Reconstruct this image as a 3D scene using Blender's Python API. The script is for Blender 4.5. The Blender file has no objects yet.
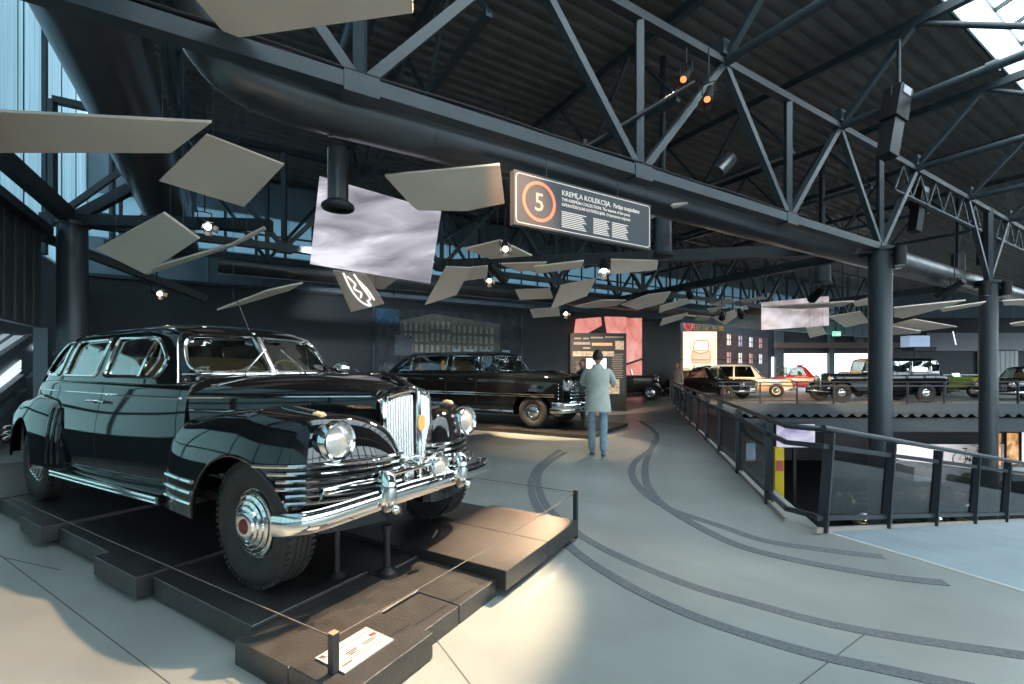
EXPOSURE = 0.45
WORLD = 5.5
import bpy, bmesh, math, random
from mathutils import Vector, Matrix
from mathutils.bvhtree import BVHTree
rnd = random.Random(7)
SC = bpy.context.scene
COL = SC.collection
PI = math.pi
V = Vector
R = math.radians

# ---------------------------------------------------------------- camera model (image 1024 x 684)
FPX, CX, HY, EYE = 465.95, 512.0, 368.76, 1.48
def P(px, py, Y):
    "a point at depth Y that lies at that place of the photograph"
    return V(((px - CX) / FPX * Y, Y, EYE + (HY - py) / FPX * Y))
def G(px, py, z=0.0):
    "a point on the level z"
    Y = FPX * (EYE - z) / (py - HY)
    return V(((px - CX) / FPX * Y, Y, z))
# building grid: origin at the big column, a along the main truss, b towards the back wall
C1 = V((8.43, 10.67, 0)); AX = V((.853, .522, 0)).normalized(); BX = V((-AX.y, AX.x, 0))
def AB(a, b, z=0.0):
    p = C1 + AX * a + BX * b
    return V((p.x, p.y, z))
ANG = math.atan2(AX.y, AX.x)

# ---------------------------------------------------------------- materials
MATS = {}
def mat(name, rgb, rough=.5, metal=0., spec=.5, coat=0., emit=None, estr=1., var=0., vscale=4., bump=0., bscale=60., stretch=(1, 1, 1), coord='Object'):
    if name in MATS: return MATS[name]
    m = bpy.data.materials.new(name); m.use_nodes = True; MATS[name] = m
    nt = m.node_tree; b = nt.nodes['Principled BSDF']
    c = (*rgb, 1)
    b.inputs['Base Color'].default_value = c
    b.inputs['Roughness'].default_value = rough
    b.inputs['Metallic'].default_value = metal
    b.inputs['Specular IOR Level'].default_value = spec
    b.inputs['Coat Weight'].default_value = coat
    b.inputs['Coat Roughness'].default_value = .02
    if emit:
        b.inputs['Emission Color'].default_value = (*emit, 1); b.inputs['Emission Strength'].default_value = estr
    if var or bump:
        tc = nt.nodes.new('ShaderNodeTexCoord'); mp = nt.nodes.new('ShaderNodeMapping')
        mp.inputs['Scale'].default_value = stretch
        nt.links.new(tc.outputs[coord], mp.inputs[0])
    if var:
        n = nt.nodes.new('ShaderNodeTexNoise'); n.inputs['Scale'].default_value = vscale; n.inputs['Detail'].default_value = 6
        nt.links.new(mp.outputs[0], n.inputs[0])
        r = nt.nodes.new('ShaderNodeValToRGB')
        r.color_ramp.elements[0].position = .3; r.color_ramp.elements[1].position = .7
        r.color_ramp.elements[0].color = tuple(max(0, x * (1 - var)) for x in rgb) + (1,)
        r.color_ramp.elements[1].color = tuple(min(1, x * (1 + var)) for x in rgb) + (1,)
        nt.links.new(n.outputs['Fac'], r.inputs[0]); nt.links.new(r.outputs[0], b.inputs['Base Color'])
    if bump:
        n2 = nt.nodes.new('ShaderNodeTexNoise'); n2.inputs['Scale'].default_value = bscale; n2.inputs['Detail'].default_value = 3
        nt.links.new(mp.outputs[0], n2.inputs[0])
        bp = nt.nodes.new('ShaderNodeBump'); bp.inputs['Strength'].default_value = bump; bp.inputs['Distance'].default_value = .02
        nt.links.new(n2.outputs['Fac'], bp.inputs['Height']); nt.links.new(bp.outputs[0], b.inputs['Normal'])
    return m

def glass_mat(name, tint, refl=.12, rough=0.0, edge=.9):
    if name in MATS: return MATS[name]
    m = bpy.data.materials.new(name); m.use_nodes = True; MATS[name] = m
    nt = m.node_tree; nt.nodes.clear()
    o = nt.nodes.new('ShaderNodeOutputMaterial'); mx = nt.nodes.new('ShaderNodeMixShader')
    t = nt.nodes.new('ShaderNodeBsdfTransparent'); t.inputs[0].default_value = (*tint, 1)
    g = nt.nodes.new('ShaderNodeBsdfGlossy'); g.inputs['Roughness'].default_value = rough; g.inputs[0].default_value = (1, 1, 1, 1)
    fr = nt.nodes.new('ShaderNodeLayerWeight'); fr.inputs[0].default_value = .5
    mr = nt.nodes.new('ShaderNodeMapRange'); mr.inputs[3].default_value = refl; mr.inputs[4].default_value = edge
    pw = nt.nodes.new('ShaderNodeMath'); pw.operation = 'POWER'; pw.inputs[1].default_value = 2.5
    nt.links.new(fr.outputs['Facing'], pw.inputs[0]); nt.links.new(pw.outputs[0], mr.inputs[0])
    nt.links.new(mr.outputs[0], mx.inputs[0]); nt.links.new(t.outputs[0], mx.inputs[1]); nt.links.new(g.outputs[0], mx.inputs[2])
    nt.links.new(mx.outputs[0], o.inputs[0])
    return m

def translucent_mat(name, rgb, frac=.6, stripes=0.):
    "polycarbonate sheet: lets daylight through, diffusing it"
    if name in MATS: return MATS[name]
    m = bpy.data.materials.new(name); m.use_nodes = True; MATS[name] = m
    nt = m.node_tree; nt.nodes.clear()
    o = nt.nodes.new('ShaderNodeOutputMaterial'); mx = nt.nodes.new('ShaderNodeMixShader'); mx.inputs[0].default_value = frac
    d = nt.nodes.new('ShaderNodeBsdfDiffuse'); t = nt.nodes.new('ShaderNodeBsdfTranslucent')
    d.inputs[0].default_value = (*rgb, 1); t.inputs[0].default_value = (*rgb, 1)
    if stripes:
        tc = nt.nodes.new('ShaderNodeTexCoord'); mp = nt.nodes.new('ShaderNodeMapping'); mp.inputs['Scale'].default_value = (6, 6, .15)
        n = nt.nodes.new('ShaderNodeTexNoise'); n.inputs['Scale'].default_value = 1.5; n.inputs['Detail'].default_value = 4
        r = nt.nodes.new('ShaderNodeValToRGB'); r.color_ramp.elements[0].position = .35; r.color_ramp.elements[1].position = .65
        r.color_ramp.elements[0].color = tuple(x * (1 - stripes) for x in rgb) + (1,); r.color_ramp.elements[1].color = (*rgb, 1)
        nt.links.new(tc.outputs['Object'], mp.inputs[0]); nt.links.new(mp.outputs[0], n.inputs[0]); nt.links.new(n.outputs['Fac'], r.inputs[0])
        nt.links.new(r.outputs[0], d.inputs[0]); nt.links.new(r.outputs[0], t.inputs[0])
    nt.links.new(d.outputs[0], mx.inputs[1]); nt.links.new(t.outputs[0], mx.inputs[2]); nt.links.new(mx.outputs[0], o.inputs[0])
    return m

def screen_mat(name, cols, scale=1.5, strength=1., stretch=(1, 1, 1), distort=.6, detail=5):
    "a lit image: blotches or streaks through a colour ramp"
    if name in MATS: return MATS[name]
    m = bpy.data.materials.new(name); m.use_nodes = True; MATS[name] = m
    nt = m.node_tree; b = nt.nodes['Principled BSDF']; b.inputs['Base Color'].default_value = (.02, .02, .02, 1); b.inputs['Roughness'].default_value = .5
    tc = nt.nodes.new('ShaderNodeTexCoord'); mp = nt.nodes.new('ShaderNodeMapping'); mp.inputs['Scale'].default_value = stretch
    n = nt.nodes.new('ShaderNodeTexNoise'); n.inputs['Scale'].default_value = scale; n.inputs['Detail'].default_value = detail; n.inputs['Distortion'].default_value = distort
    r = nt.nodes.new('ShaderNodeValToRGB'); el = r.color_ramp.elements
    while len(el) < len(cols): el.new(.5)
    for i, c in enumerate(cols):
        el[i].position = .32 + .36 * i / max(1, len(cols) - 1); el[i].color = (*c, 1)
    nt.links.new(tc.outputs['Object'], mp.inputs[0]); nt.links.new(mp.outputs[0], n.inputs[0]); nt.links.new(n.outputs['Fac'], r.inputs[0])
    nt.links.new(r.outputs[0], b.inputs['Emission Color']); b.inputs['Emission Strength'].default_value = strength
    return m

# ---------------------------------------------------------------- objects
def link(o, parent=None):
    COL.objects.link(o)
    if parent is not None: o.parent = parent
    return o
def finish_bm(bm, name, m, parent=None, smooth=40, loc=None, recalc=True):
    if recalc: bmesh.ops.recalc_face_normals(bm, faces=bm.faces)
    if smooth:
        lim = R(smooth)
        for f in bm.faces: f.smooth = True
        for e in bm.edges:
            if len(e.link_faces) == 2 and e.calc_face_angle(0) > lim: e.smooth = False
    me = bpy.data.meshes.new(name); bm.to_mesh(me); bm.free()
    me.materials.append(m)
    o = bpy.data.objects.new(name, me); link(o, parent)
    if loc is not None: o.location = loc
    return o
def tag(o, label=None, cat=None, group=None, kind=None):
    if label: o['label'] = label
    if cat: o['category'] = cat
    if group: o['group'] = group
    if kind: o['kind'] = kind
    return o
def thing(name, loc, label, cat, rz=0., group=None):
    o = bpy.data.objects.new(name, None); link(o); o.location = loc; o.rotation_euler = (0, 0, rz); o.empty_display_size = .2
    return tag(o, label, cat, group)
def struct(o): o['kind'] = 'structure'; return o

class MB:
    def __init__(s): s.bm = bmesh.new()
    def face(s, pts):
        return s.bm.faces.new([s.bm.verts.new(p) for p in pts])
    def box(s, c, size, rz=0., M=None):
        hx, hy, hz = size[0] / 2, size[1] / 2, size[2] / 2
        if M is None: M = Matrix.Translation(V(c)) @ Matrix.Rotation(rz, 4, 'Z')
        vs = [s.bm.verts.new(M @ V((x, y, z))) for x in (-hx, hx) for y in (-hy, hy) for z in (-hz, hz)]
        for f in ((0, 1, 3, 2), (4, 6, 7, 5), (0, 4, 5, 1), (2, 3, 7, 6), (0, 2, 6, 4), (1, 5, 7, 3)):
            s.bm.faces.new([vs[i] for i in f])
        return s
    def bar(s, p0, p1, w, h, up=V((0, 0, 1))):
        "a rectangular bar between two points; h is its size along up"
        p0, p1 = V(p0), V(p1); d = (p1 - p0); L = d.length; d.normalize()
        side = d.cross(up)
        if side.length < 1e-4: side = d.cross(V((0, 1, 0)))
        side.normalize(); u = side.cross(d)
        M = Matrix((( *[d.x, side.x, u.x], 0), (d.y, side.y, u.y, 0), (d.z, side.z, u.z, 0), (0, 0, 0, 1)))
        M = Matrix.Translation((p0 + p1) / 2) @ M
        return s.box(None, (L, w, h), M=M)
    def cyl(s, p0, p1, r0, r1=None, n=16, caps=True):
        r1 = r0 if r1 is None else r1
        p0, p1 = V(p0), V(p1); d = (p1 - p0).normalized()
        t = V((0, 0, 1)) if abs(d.z) < .9 else V((1, 0, 0))
        x = d.cross(t).normalized(); y = d.cross(x)
        A = [s.bm.verts.new(p0 + (x * math.cos(2 * PI * i / n) + y * math.sin(2 * PI * i / n)) * r0) for i in range(n)]
        B = [s.bm.verts.new(p1 + (x * math.cos(2 * PI * i / n) + y * math.sin(2 * PI * i / n)) * r1) for i in range(n)]
        for i in range(n): s.bm.faces.new((A[i], A[(i + 1) % n], B[(i + 1) % n], B[i]))
        if caps: s.bm.faces.new(A[::-1]); s.bm.faces.new(B)
        return s
    def tube(s, pts, r, n=8, closed=False, flat=1.):
        "round tube through points (parallel transport frame)"
        pts = [V(p) for p in pts]; N = len(pts)
        tans = []
        for i in range(N):
            a = pts[(i - 1) % N] if (closed or i) else pts[0]
            b = pts[(i + 1) % N] if (closed or i < N - 1) else pts[-1]
            t = b - a
            tans.append(t.normalized() if t.length > 1e-9 else V((1, 0, 0)))
        t0 = tans[0]; x = t0.cross(V((0, 0, 1)))
        if x.length < .1: x = t0.cross(V((0, 1, 0)))
        x.normalize(); rings = []
        for i in range(N):
            t = tans[i]; x = (x - t * x.dot(t)).normalized(); y = t.cross(x)
            rings.append([s.bm.verts.new(pts[i] + x * math.cos(2 * PI * k / n) * r + y * math.sin(2 * PI * k / n) * r * flat) for k in range(n)])
        for i in range(N if closed else N - 1):
            A, B = rings[i], rings[(i + 1) % N]
            for k in range(n): s.bm.faces.new((A[k], A[(k + 1) % n], B[(k + 1) % n], B[k]))
        if not closed: s.bm.faces.new(rings[0][::-1]); s.bm.faces.new(rings[-1])
        return s
    def lathe(s, prof, M=None, n=40, close_top=True):
        "profile of (r, h) turned about the local z axis"
        M = M or Matrix()
        rings = []
        for r, h in prof:
            if r < 1e-5: rings.append([s.bm.verts.new(M @ V((0, 0, h)))])
            else: rings.append([s.bm.verts.new(M @ V((r * math.cos(2 * PI * i / n), r * math.sin(2 * PI * i / n), h))) for i in range(n)])
        for A, B in zip(rings, rings[1:]):
            if len(A) == 1 and len(B) == 1: continue
            for i in range(n):
                j = (i + 1) % n
                if len(A) == 1: s.bm.faces.new((A[0], B[j], B[i]))
                elif len(B) == 1: s.bm.faces.new((A[i], A[j], B[0]))
                else: s.bm.faces.new((A[i], A[j], B[j], B[i]))
        return s
    def prism(s, poly, d, back=None):
        "polygon of 3-D points pushed along vector d"
        poly = [V(p) for p in poly]; d = V(d)
        A = [s.bm.verts.new(p) for p in poly]; B = [s.bm.verts.new(p + d) for p in poly]
        s.bm.faces.new(A[::-1]); s.bm.faces.new(B); n = len(A)
        for i in range(n): s.bm.faces.new((A[i], A[(i + 1) % n], B[(i + 1) % n], B[i]))
        return s
    def grid(s, rows, closed=False, cap0=False, cap1=False):
        rr = [[s.bm.verts.new(p) for p in r] for r in rows]
        for A, B in zip(rr, rr[1:]):
            n = len(A)
            for i in range(n if closed else n - 1):
                j = (i + 1) % n
                s.bm.faces.new((A[i], A[j], B[j], B[i]))
        if cap0: s.bm.faces.new(rr[0][::-1])
        if cap1: s.bm.faces.new(rr[-1])
        return s
    def ball(s, c, r, sx=1, sy=1, sz=1, u=16, v=10):
        M = Matrix.Translation(V(c)) @ Matrix.Diagonal((r * sx, r * sy, r * sz, 1))
        bmesh.ops.create_uvsphere(s.bm, u_segments=u, v_segments=v, radius=1, matrix=M)
        return s
    def build(s, name, m, parent=None, smooth=40, loc=None):
        return finish_bm(s.bm, name, m, parent, smooth, loc)

def crom(pts, n, closed=False):
    "Catmull-Rom through tuples, n samples per span"
    N = len(pts); out = []
    dim = len(pts[0])
    for i in range(N if closed else N - 1):
        p0 = pts[(i - 1) % N] if (closed or i) else pts[0]
        p1 = pts[i]; p2 = pts[(i + 1) % N]
        p3 = pts[(i + 2) % N] if (closed or i < N - 2) else pts[-1]
        for k in range(n):
            t = k / n
            out.append(tuple(.5 * (2 * p1[d] + (p2[d] - p0[d]) * t + (2 * p0[d] - 5 * p1[d] + 4 * p2[d] - p3[d]) * t * t + (3 * p1[d] - p0[d] - 3 * p2[d] + p3[d]) * t ** 3) for d in range(dim)))
    if not closed: out.append(tuple(pts[-1]))
    return out
def round_poly(poly, r, n=5):
    out = []; N = len(poly)
    for i in range(N):
        p, a, b = V(poly[i]), V(poly[i - 1]), V(poly[(i + 1) % N])
        rr = r[i] if isinstance(r, (list, tuple)) else r
        d0, d1 = (a - p), (b - p)
        k = min(rr, d0.length * .48, d1.length * .48)
        s0, s1 = p + d0.normalized() * k, p + d1.normalized() * k
        for j in range(n + 1):
            t = j / n
            out.append(tuple((1 - t) ** 2 * s0 + 2 * t * (1 - t) * p + t * t * s1))
    return out
def densify(poly, step):
    out = []
    for i in range(len(poly)):
        a, b = V(poly[i]), V(poly[(i + 1) % len(poly)])
        k = max(1, int((b - a).length / step))
        out += [tuple(a.lerp(b, j / k)) for j in range(k)]
    return out
def lerp_table(tab, x):
    "piecewise linear table of (x, value)"
    if x <= tab[0][0]: return tab[0][1]
    for (x0, y0), (x1, y1) in zip(tab, tab[1:]):
        if x <= x1: return y0 + (y1 - y0) * (x - x0) / (x1 - x0)
    return tab[-1][1]
def solid(bm, t):
    bmesh.ops.recalc_face_normals(bm, faces=bm.faces); bm.normal_update(); bmesh.ops.solidify(bm, geom=bm.faces[:], thickness=t)
def temp_obj(bm):
    bmesh.ops.recalc_face_normals(bm, faces=bm.faces)
    me = bpy.data.meshes.new('tmp'); bm.to_mesh(me); bm.free()
    return link(bpy.data.objects.new('tmp', me))
def carve(bm, cutters, thick=0.):
    "solidify an open shell, subtract the cutter meshes, give back a bmesh"
    o = temp_obj(bm); cs = [temp_obj(c) for c in cutters]
    if thick:
        s = o.modifiers.new('s', 'SOLIDIFY'); s.thickness = thick; s.offset = -1
    for c in cs:
        b = o.modifiers.new('b', 'BOOLEAN'); b.operation = 'DIFFERENCE'; b.object = c; b.solver = 'EXACT'
    dg = bpy.context.evaluated_depsgraph_get(); ev = o.evaluated_get(dg); me = ev.to_mesh()
    out = bmesh.new(); out.from_mesh(me); ev.to_mesh_clear()
    for x in [o] + cs:
        d = x.data; bpy.data.objects.remove(x); bpy.data.meshes.remove(d)
    return out
def text(name, s, size, m, M, parent=None, ext=.002, align='LEFT', xs=1.):
    cu = bpy.data.curves.new('t', 'FONT'); cu.body = s; cu.size = size; cu.extrude = ext; cu.align_x = align; cu.resolution_u = 2
    o = bpy.data.objects.new('t', cu); link(o)
    dg = bpy.context.evaluated_depsgraph_get(); ev = o.evaluated_get(dg); me0 = ev.to_mesh()
    bm = bmesh.new(); bm.from_mesh(me0); ev.to_mesh_clear(); bpy.data.objects.remove(o); bpy.data.curves.remove(cu)
    bmesh.ops.transform(bm, matrix=M @ Matrix.Diagonal((xs, 1, 1, 1)), verts=bm.verts)
    return finish_bm(bm, name, m, parent, smooth=0, recalc=False)
def frame(o, x, y):
    "matrix with local x, y directions and origin o"
    x = V(x).normalized(); z = x.cross(V(y)).normalized(); y = z.cross(x)
    return Matrix(((x.x, y.x, z.x, o[0]), (x.y, y.y, z.y, o[1]), (x.z, y.z, z.z, o[2]), (0, 0, 0, 1)))
def copy_tree(o, parent=None):
    c = o.copy(); COL.objects.link(c)
    if parent is not None: c.parent = parent
    for ch in list(o.children): copy_tree(ch, c)
    return c
def skin(verts, edges, radii, sub=1):
    "grow one smooth surface round a skeleton"
    me = bpy.data.meshes.new('sk'); me.from_pydata([tuple(v) for v in verts], edges, []); o = link(bpy.data.objects.new('sk', me))
    mo = o.modifiers.new('s', 'SKIN'); mo.use_smooth_shade = True
    for i, r in enumerate(radii):
        sv = me.skin_vertices[0].data[i]; sv.radius = (r, r) if not isinstance(r, tuple) else r; sv.use_root = (i == 0)
    su = o.modifiers.new('u', 'SUBSURF'); su.levels = sub; su.render_levels = sub
    dg = bpy.context.evaluated_depsgraph_get(); ev = o.evaluated_get(dg); m2 = ev.to_mesh()
    bm = bmesh.new(); bm.from_mesh(m2); ev.to_mesh_clear(); bpy.data.objects.remove(o); bpy.data.meshes.remove(me)
    return bm
# ---------------------------------------------------------------- palette
PAINT = mat('black_lacquer', (.004, .005, .006), .05, 0, .5, coat=.15)
CHROME = mat('chrome', (.78, .78, .76), .07, 1.)
CHROME_DULL = mat('worn_chrome', (.6, .6, .58), .18, 1.)
RUBBER = mat('tyre_rubber', (.022, .021, .02), .75, var=.25, vscale=25, bump=.2, bscale=90)
STEEL = mat('painted_steel', (.038, .052, .060), .42, .0, .5, var=.15, vscale=3)
STEEL_DARK = mat('dark_steel', (.022, .028, .032), .5, .0)
DUCT = mat('duct_metal', (.12, .125, .13), .30, .7, var=.12, vscale=2)
DECK = mat('roof_deck', (.12, .11, .10), .5, .1, var=.2, vscale=1.5)
COLUMN = mat('column_paint', (.035, .046, .054), .35)
WALL = mat('charcoal_wall', (.020, .025, .029), .55, var=.1, vscale=2)
SLATE = mat('slate_tile', (.024, .0225, .0215), .40, 0, .75, var=.3, vscale=9, bump=.15, bscale=70)
SLATE_SIDE = mat('slate_edge', (.016, .017, .018), .55)
BOARD_WARM = mat('board_warm_lit', (.88, .70, .57), .55, var=.04, vscale=2)  # white boards with the warm lamp light tinted into their colour
BOARD_WARM_EDGE = BOARD_WARM
SEAT = mat('tan_upholstery', (.42, .27, .13), .7, var=.15, vscale=8)
DARK = mat('matte_black', (.008, .008, .009), .6)
LENS = mat('lamp_glass', (.80, .77, .70), .16, .6, bump=.22, bscale=28, stretch=(1, 1, .25))
GLASS = glass_mat('car_glass', (.62, .68, .64), .16)
GLASS_RAIL = glass_mat('rail_glass', (.40, .44, .45), .015, 0.0, .30)
GLASS_DARK = glass_mat('dark_car_glass', (.16, .18, .18), .14)
RAIL = mat('rail_steel', (.035, .042, .050), .38, .3)
WHITE = mat('white_paint', (.75, .75, .74), .5)
AMBER = mat('amber_cap', (.75, .48, .28), .3)
RED = mat('red_enamel', (.13, .010, .012), .3)
CRIMSON = mat('crimson_paint', (.20, .008, .025), .2, coat=.5)
BEIGE = mat('cream_paint', (.72, .47, .28), .25, coat=.4)
CREAM = mat('roof_cream', (.80, .72, .58), .3, coat=.3)
REDCAR = mat('red_paint', (.62, .025, .03), .25, coat=.4)
GREEN = mat('lime_paint', (.35, .42, .06), .3, coat=.3)
GOLD = mat('orange_badge', (.75, .32, .10), .35)
YELLOW = mat('yellow_paint', (.75, .52, .02), .5)
LAMP_WARM = mat('lit_lamp', (1, .8, .6), .4, emit=(1, .78, .5), estr=14)
LAMP_COPPER = mat('lamp_glow', (.6, .25, .1), .3, .8, emit=(1, .42, .14), estr=.9)
SATIN = mat('satin_chrome', (.85, .85, .84), .24, 1.)
# ---------------------------------------------------------------- car building blocks (local: x forward, y left, z up, front axle at x=0)
def hull(stations, nu=5, nv=4, cap=True):
    """stations: (x, [(y,z),...]) half profiles of equal length from sill to top centre, mirrored"""
    rows = []
    flat = [tuple([x] + [c for yz in pr for c in yz]) for x, pr in stations]
    for row in crom(flat, nu):
        x = row[0]; pr = [(row[1 + 2 * i], row[2 + 2 * i]) for i in range((len(row) - 1) // 2)]
        half = crom(pr, nv)
        half = [(max(0, y), z) for y, z in half]
        pts = [V((x, -y, z)) for y, z in half] + [V((x, y, z)) for y, z in half[::-1][1:]]
        rows.append(pts)
    mb = MB(); mb.grid(rows, closed=True, cap0=cap, cap1=cap)
    bmesh.ops.remove_doubles(mb.bm, verts=mb.bm.verts, dist=1e-5)
    return mb
def dome(base, crown0, crown1, zb, zc, p=2.6, n=12, nb=4):
    """mound on a closed plan outline: rises to the ridge crown0-crown1; zc = table of ridge heights over x"""
    B = crom(base, nb, closed=True); rows = []
    (kx0, ky0), (kx1, ky1) = crown0, crown1
    ks = []
    for bx, by in B:
        x = min(max(bx, min(kx0, kx1)), max(kx0, kx1)); t = (x - kx0) / (kx1 - kx0)
        ks.append((x, ky0 + (ky1 - ky0) * t))
    for k in range(n + 1):
        th = PI / 2 * k / n; r = max(0., math.cos(th)) ** (2 / p); h = math.sin(th) ** (2 / p)
        rows.append([V((kx + (bx - kx) * r, ky + (by - ky) * r, zb + (lerp_table(zc, kx) - zb) * h)) for (bx, by), (kx, ky) in zip(B, ks)])
    mb = MB(); mb.grid(rows, closed=True)
    bmesh.ops.remove_doubles(mb.bm, verts=mb.bm.verts, dist=1e-4)
    return mb
def mirror_pts(pts, s): return [(x, y * s) for x, y in pts]
def cyl_cutter(c, r, y0, y1, rz=1., n=40):
    mb = MB(); poly = [(c[0] + r * math.cos(2 * PI * i / n), y0, c[1] + r * rz * math.sin(2 * PI * i / n)) for i in range(n)]
    mb.prism(poly, (0, y1 - y0, 0)); return mb.bm
def cabin_shell(rings, xm, N=112):
    """rings: (z, x_front, x_rear, half width, n_front, n_rear)"""
    rows = []
    for z, xf, xr, hw, nf, nr in rings:
        row = []
        for i in range(N):
            t = 2 * PI * i / N; c, s = math.cos(t), math.sin(t)
            n = nf if c >= 0 else nr
            row.append(V((xm + (xf - xm if c >= 0 else xm - xr) * math.copysign(abs(c) ** (2 / n), c), hw * math.copysign(abs(s) ** (2 / n), s), z)))
        rows.append(row)
    mb = MB(); mb.grid(rows, closed=True, cap1=True)
    return mb
def on_side(bvh, poly, s, off=0.):
    out = []
    for x, z in poly:
        h = bvh.ray_cast(V((x, 3 * s, z)), V((0, -s, 0)))
        out.append((h[0] + V((0, s * off, 0))) if h[0] is not None else V((x, .7 * s, z)))
    return out
def on_front(bvh, poly, x0=2., d=-1, off=0.):
    out = []
    for y, z in poly:
        h = bvh.ray_cast(V((x0, y, z)), V((d, 0, 0)))
        out.append((h[0] - V((d * off, 0, 0))) if h[0] is not None else V((x0 + d * 3, y, z)))
    return out
def pane_mesh(pts):
    mb = MB(); c = sum(pts, V()) / len(pts); cv = mb.bm.verts.new(c); vs = [mb.bm.verts.new(p) for p in pts]
    for i in range(len(vs)): mb.bm.faces.new((cv, vs[i], vs[(i + 1) % len(vs)]))
    return mb
def cabin(root, rings, xm, side, front, rear, paint, glass, frame_m, fr=.012, split=True, thick=.03, vents=()):
    """greenhouse with real openings: side = list of (x,z) polygons, front/rear = lists of (y,z) polygons; vents = (top, bottom) of quarter light bars"""
    sh = cabin_shell(rings, xm); bmesh.ops.recalc_face_normals(sh.bm, faces=sh.bm.faces)
    bvh = BVHTree.FromBMesh(sh.bm)
    cut = []
    for poly in side:
        for s in (1, -1):
            m = MB(); m.prism([(x, s * .2, z) for x, z in poly], (0, s * 1.2, 0)); cut.append(m.bm)
    for poly in front:
        m = MB(); m.prism([(xm + .3, y, z) for y, z in poly], (3.5, 0, 0)); cut.append(m.bm)
    for poly in rear:
        m = MB(); m.prism([(xm - .6, y, z) for y, z in poly], (-3.5, 0, 0)); cut.append(m.bm)
    finish_bm(carve(sh.bm, cut, thick), 'roof', paint, root, smooth=30)
    for poly in side:
        for s in (1, -1):
            d = densify(poly, .05)
            pane_mesh(on_side(bvh, d, s, -.015)).build('side_window', glass, root, smooth=60)
            if fr: MB().tube(on_side(bvh, d, s, .003), fr, 6, True).build('window_frame', frame_m, root)
    for a, b in vents:
        for s in (1, -1):
            MB().tube(on_side(bvh, [a, ((a[0] + b[0]) / 2, (a[1] + b[1]) / 2), b], s, .002), fr * 1.2, 6).build('quarter_light_bar', frame_m, root)
    for poly in front:
        d = densify(poly, .05)
        pane_mesh(on_front(bvh, d, 2., -1, -.015)).build('windshield', glass, root, smooth=60)
        if fr: MB().tube(on_front(bvh, d, 2., -1, .004), fr, 6, True).build('windshield_frame', frame_m, root)
    for poly in rear:
        d = densify(poly, .05)
        pane_mesh(on_front(bvh, d, -8., 1, -.015)).build('rear_window', glass, root, smooth=60)
    return bvh
def wheel(root, x, y, s, r=.385, w=.20, rim=.22, detail=True, cap_m=None, disc=None, emblem=RED):
    "tyre > hubcap > hub_emblem; s = +1 left side, -1 right side"
    M = Matrix.Translation((x, y, r)) @ Matrix.Rotation(-s * PI / 2, 4, 'X')     # local z points outward
    h = w / 2
    tyre = [(rim - .01, h * .55), (rim + .015, h * .82), (r - .10, h * 1.02), (r - .06, h), (r - .028, h * .9), (r - .012, h * .78), (r, h * .62), (r, h * .45), (r - .008, h * .4), (r - .008, h * .32), (r, h * .27), (r, h * .05), (r - .008, 0)]
    prof = tyre + [(a, -b) for a, b in tyre[::-1]]
    t = MB().lathe(prof, M, 56 if detail else 32)
    if detail:
        for i in range(60):                                  # tread blocks on the shoulder
            a = 2 * PI * i / 60
            for q in (-1, 1):
                c = M @ V((math.cos(a) * (r - .006), math.sin(a) * (r - .006), q * h * .74))
                Mb = M @ Matrix.Translation((math.cos(a) * (r - .008), math.sin(a) * (r - .008), q * h * .72)) @ Matrix.Rotation(a, 4, 'Z')
                t.box(None, (.022, .022, .035), M=Mb)
    t = t.build('wheel', RUBBER, root, smooth=35)
    d = MB().lathe([(rim, h * .6), (rim - .02, h * .5), (rim - .05, h * .45), (.1, h * .55), (0, h * .55)], M, 40).build('wheel_disc', disc or CHROME_DULL, t, smooth=35)
    if detail:
        cap = [(.205, h * .55), (.20, h * .72), (.185, h * .74), (.178, h * .66), (.172, h * .82), (.155, h * .9), (.148, h * .82), (.142, h * .98), (.125, h * 1.06), (.118, h * .98), (.112, h * 1.12), (.095, h * 1.18), (.088, h * 1.12), (.080, h * 1.24), (.058, h * 1.32), (.050, h * 1.30), (0, h * 1.30)]
        MB().lathe(cap, M, 48).build('hubcap', CHROME, t, smooth=35)
        MB().lathe([(.046, h * 1.30), (.042, h * 1.35), (.03, h * 1.37), (0, h * 1.375)], M, 32).build('hub_emblem', emblem, t)
    else:
        MB().lathe([(rim * .8, h * .55), (rim * .72, h * .8), (rim * .5, h * .95), (rim * .45, h * .85), (rim * .3, h * 1.0), (0, h * 1.05)], M, 32).build('hubcap', cap_m or CHROME, t)
    return t
def seat(root, x, y0, y1, z, m=SEAT, bh=.6, name='seat'):
    mb = MB(); rows = []
    prof = [(.30, z - .2), (.33, z + .02), (.28, z + .10), (-.15, z + .08), (-.22, z + .15), (-.32, z + bh - .05), (-.38, z + bh), (-.46, z + bh - .04), (-.44, z), (-.40, z - .2)]
    prof = [(x + a, b) for a, b in prof]
    for y, k in ((y0, .8), (y0 + .06, 1.), ((y0 + y1) / 2, 1.02), (y1 - .06, 1.), (y1, .8)):
        rows.append([V((x + (a - x) * k, y, z + (b - z) * k)) for a, b in prof])
    mb.grid(rows, closed=True, cap0=True, cap1=True)
    return mb.build(name, m, root, smooth=60)
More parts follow.
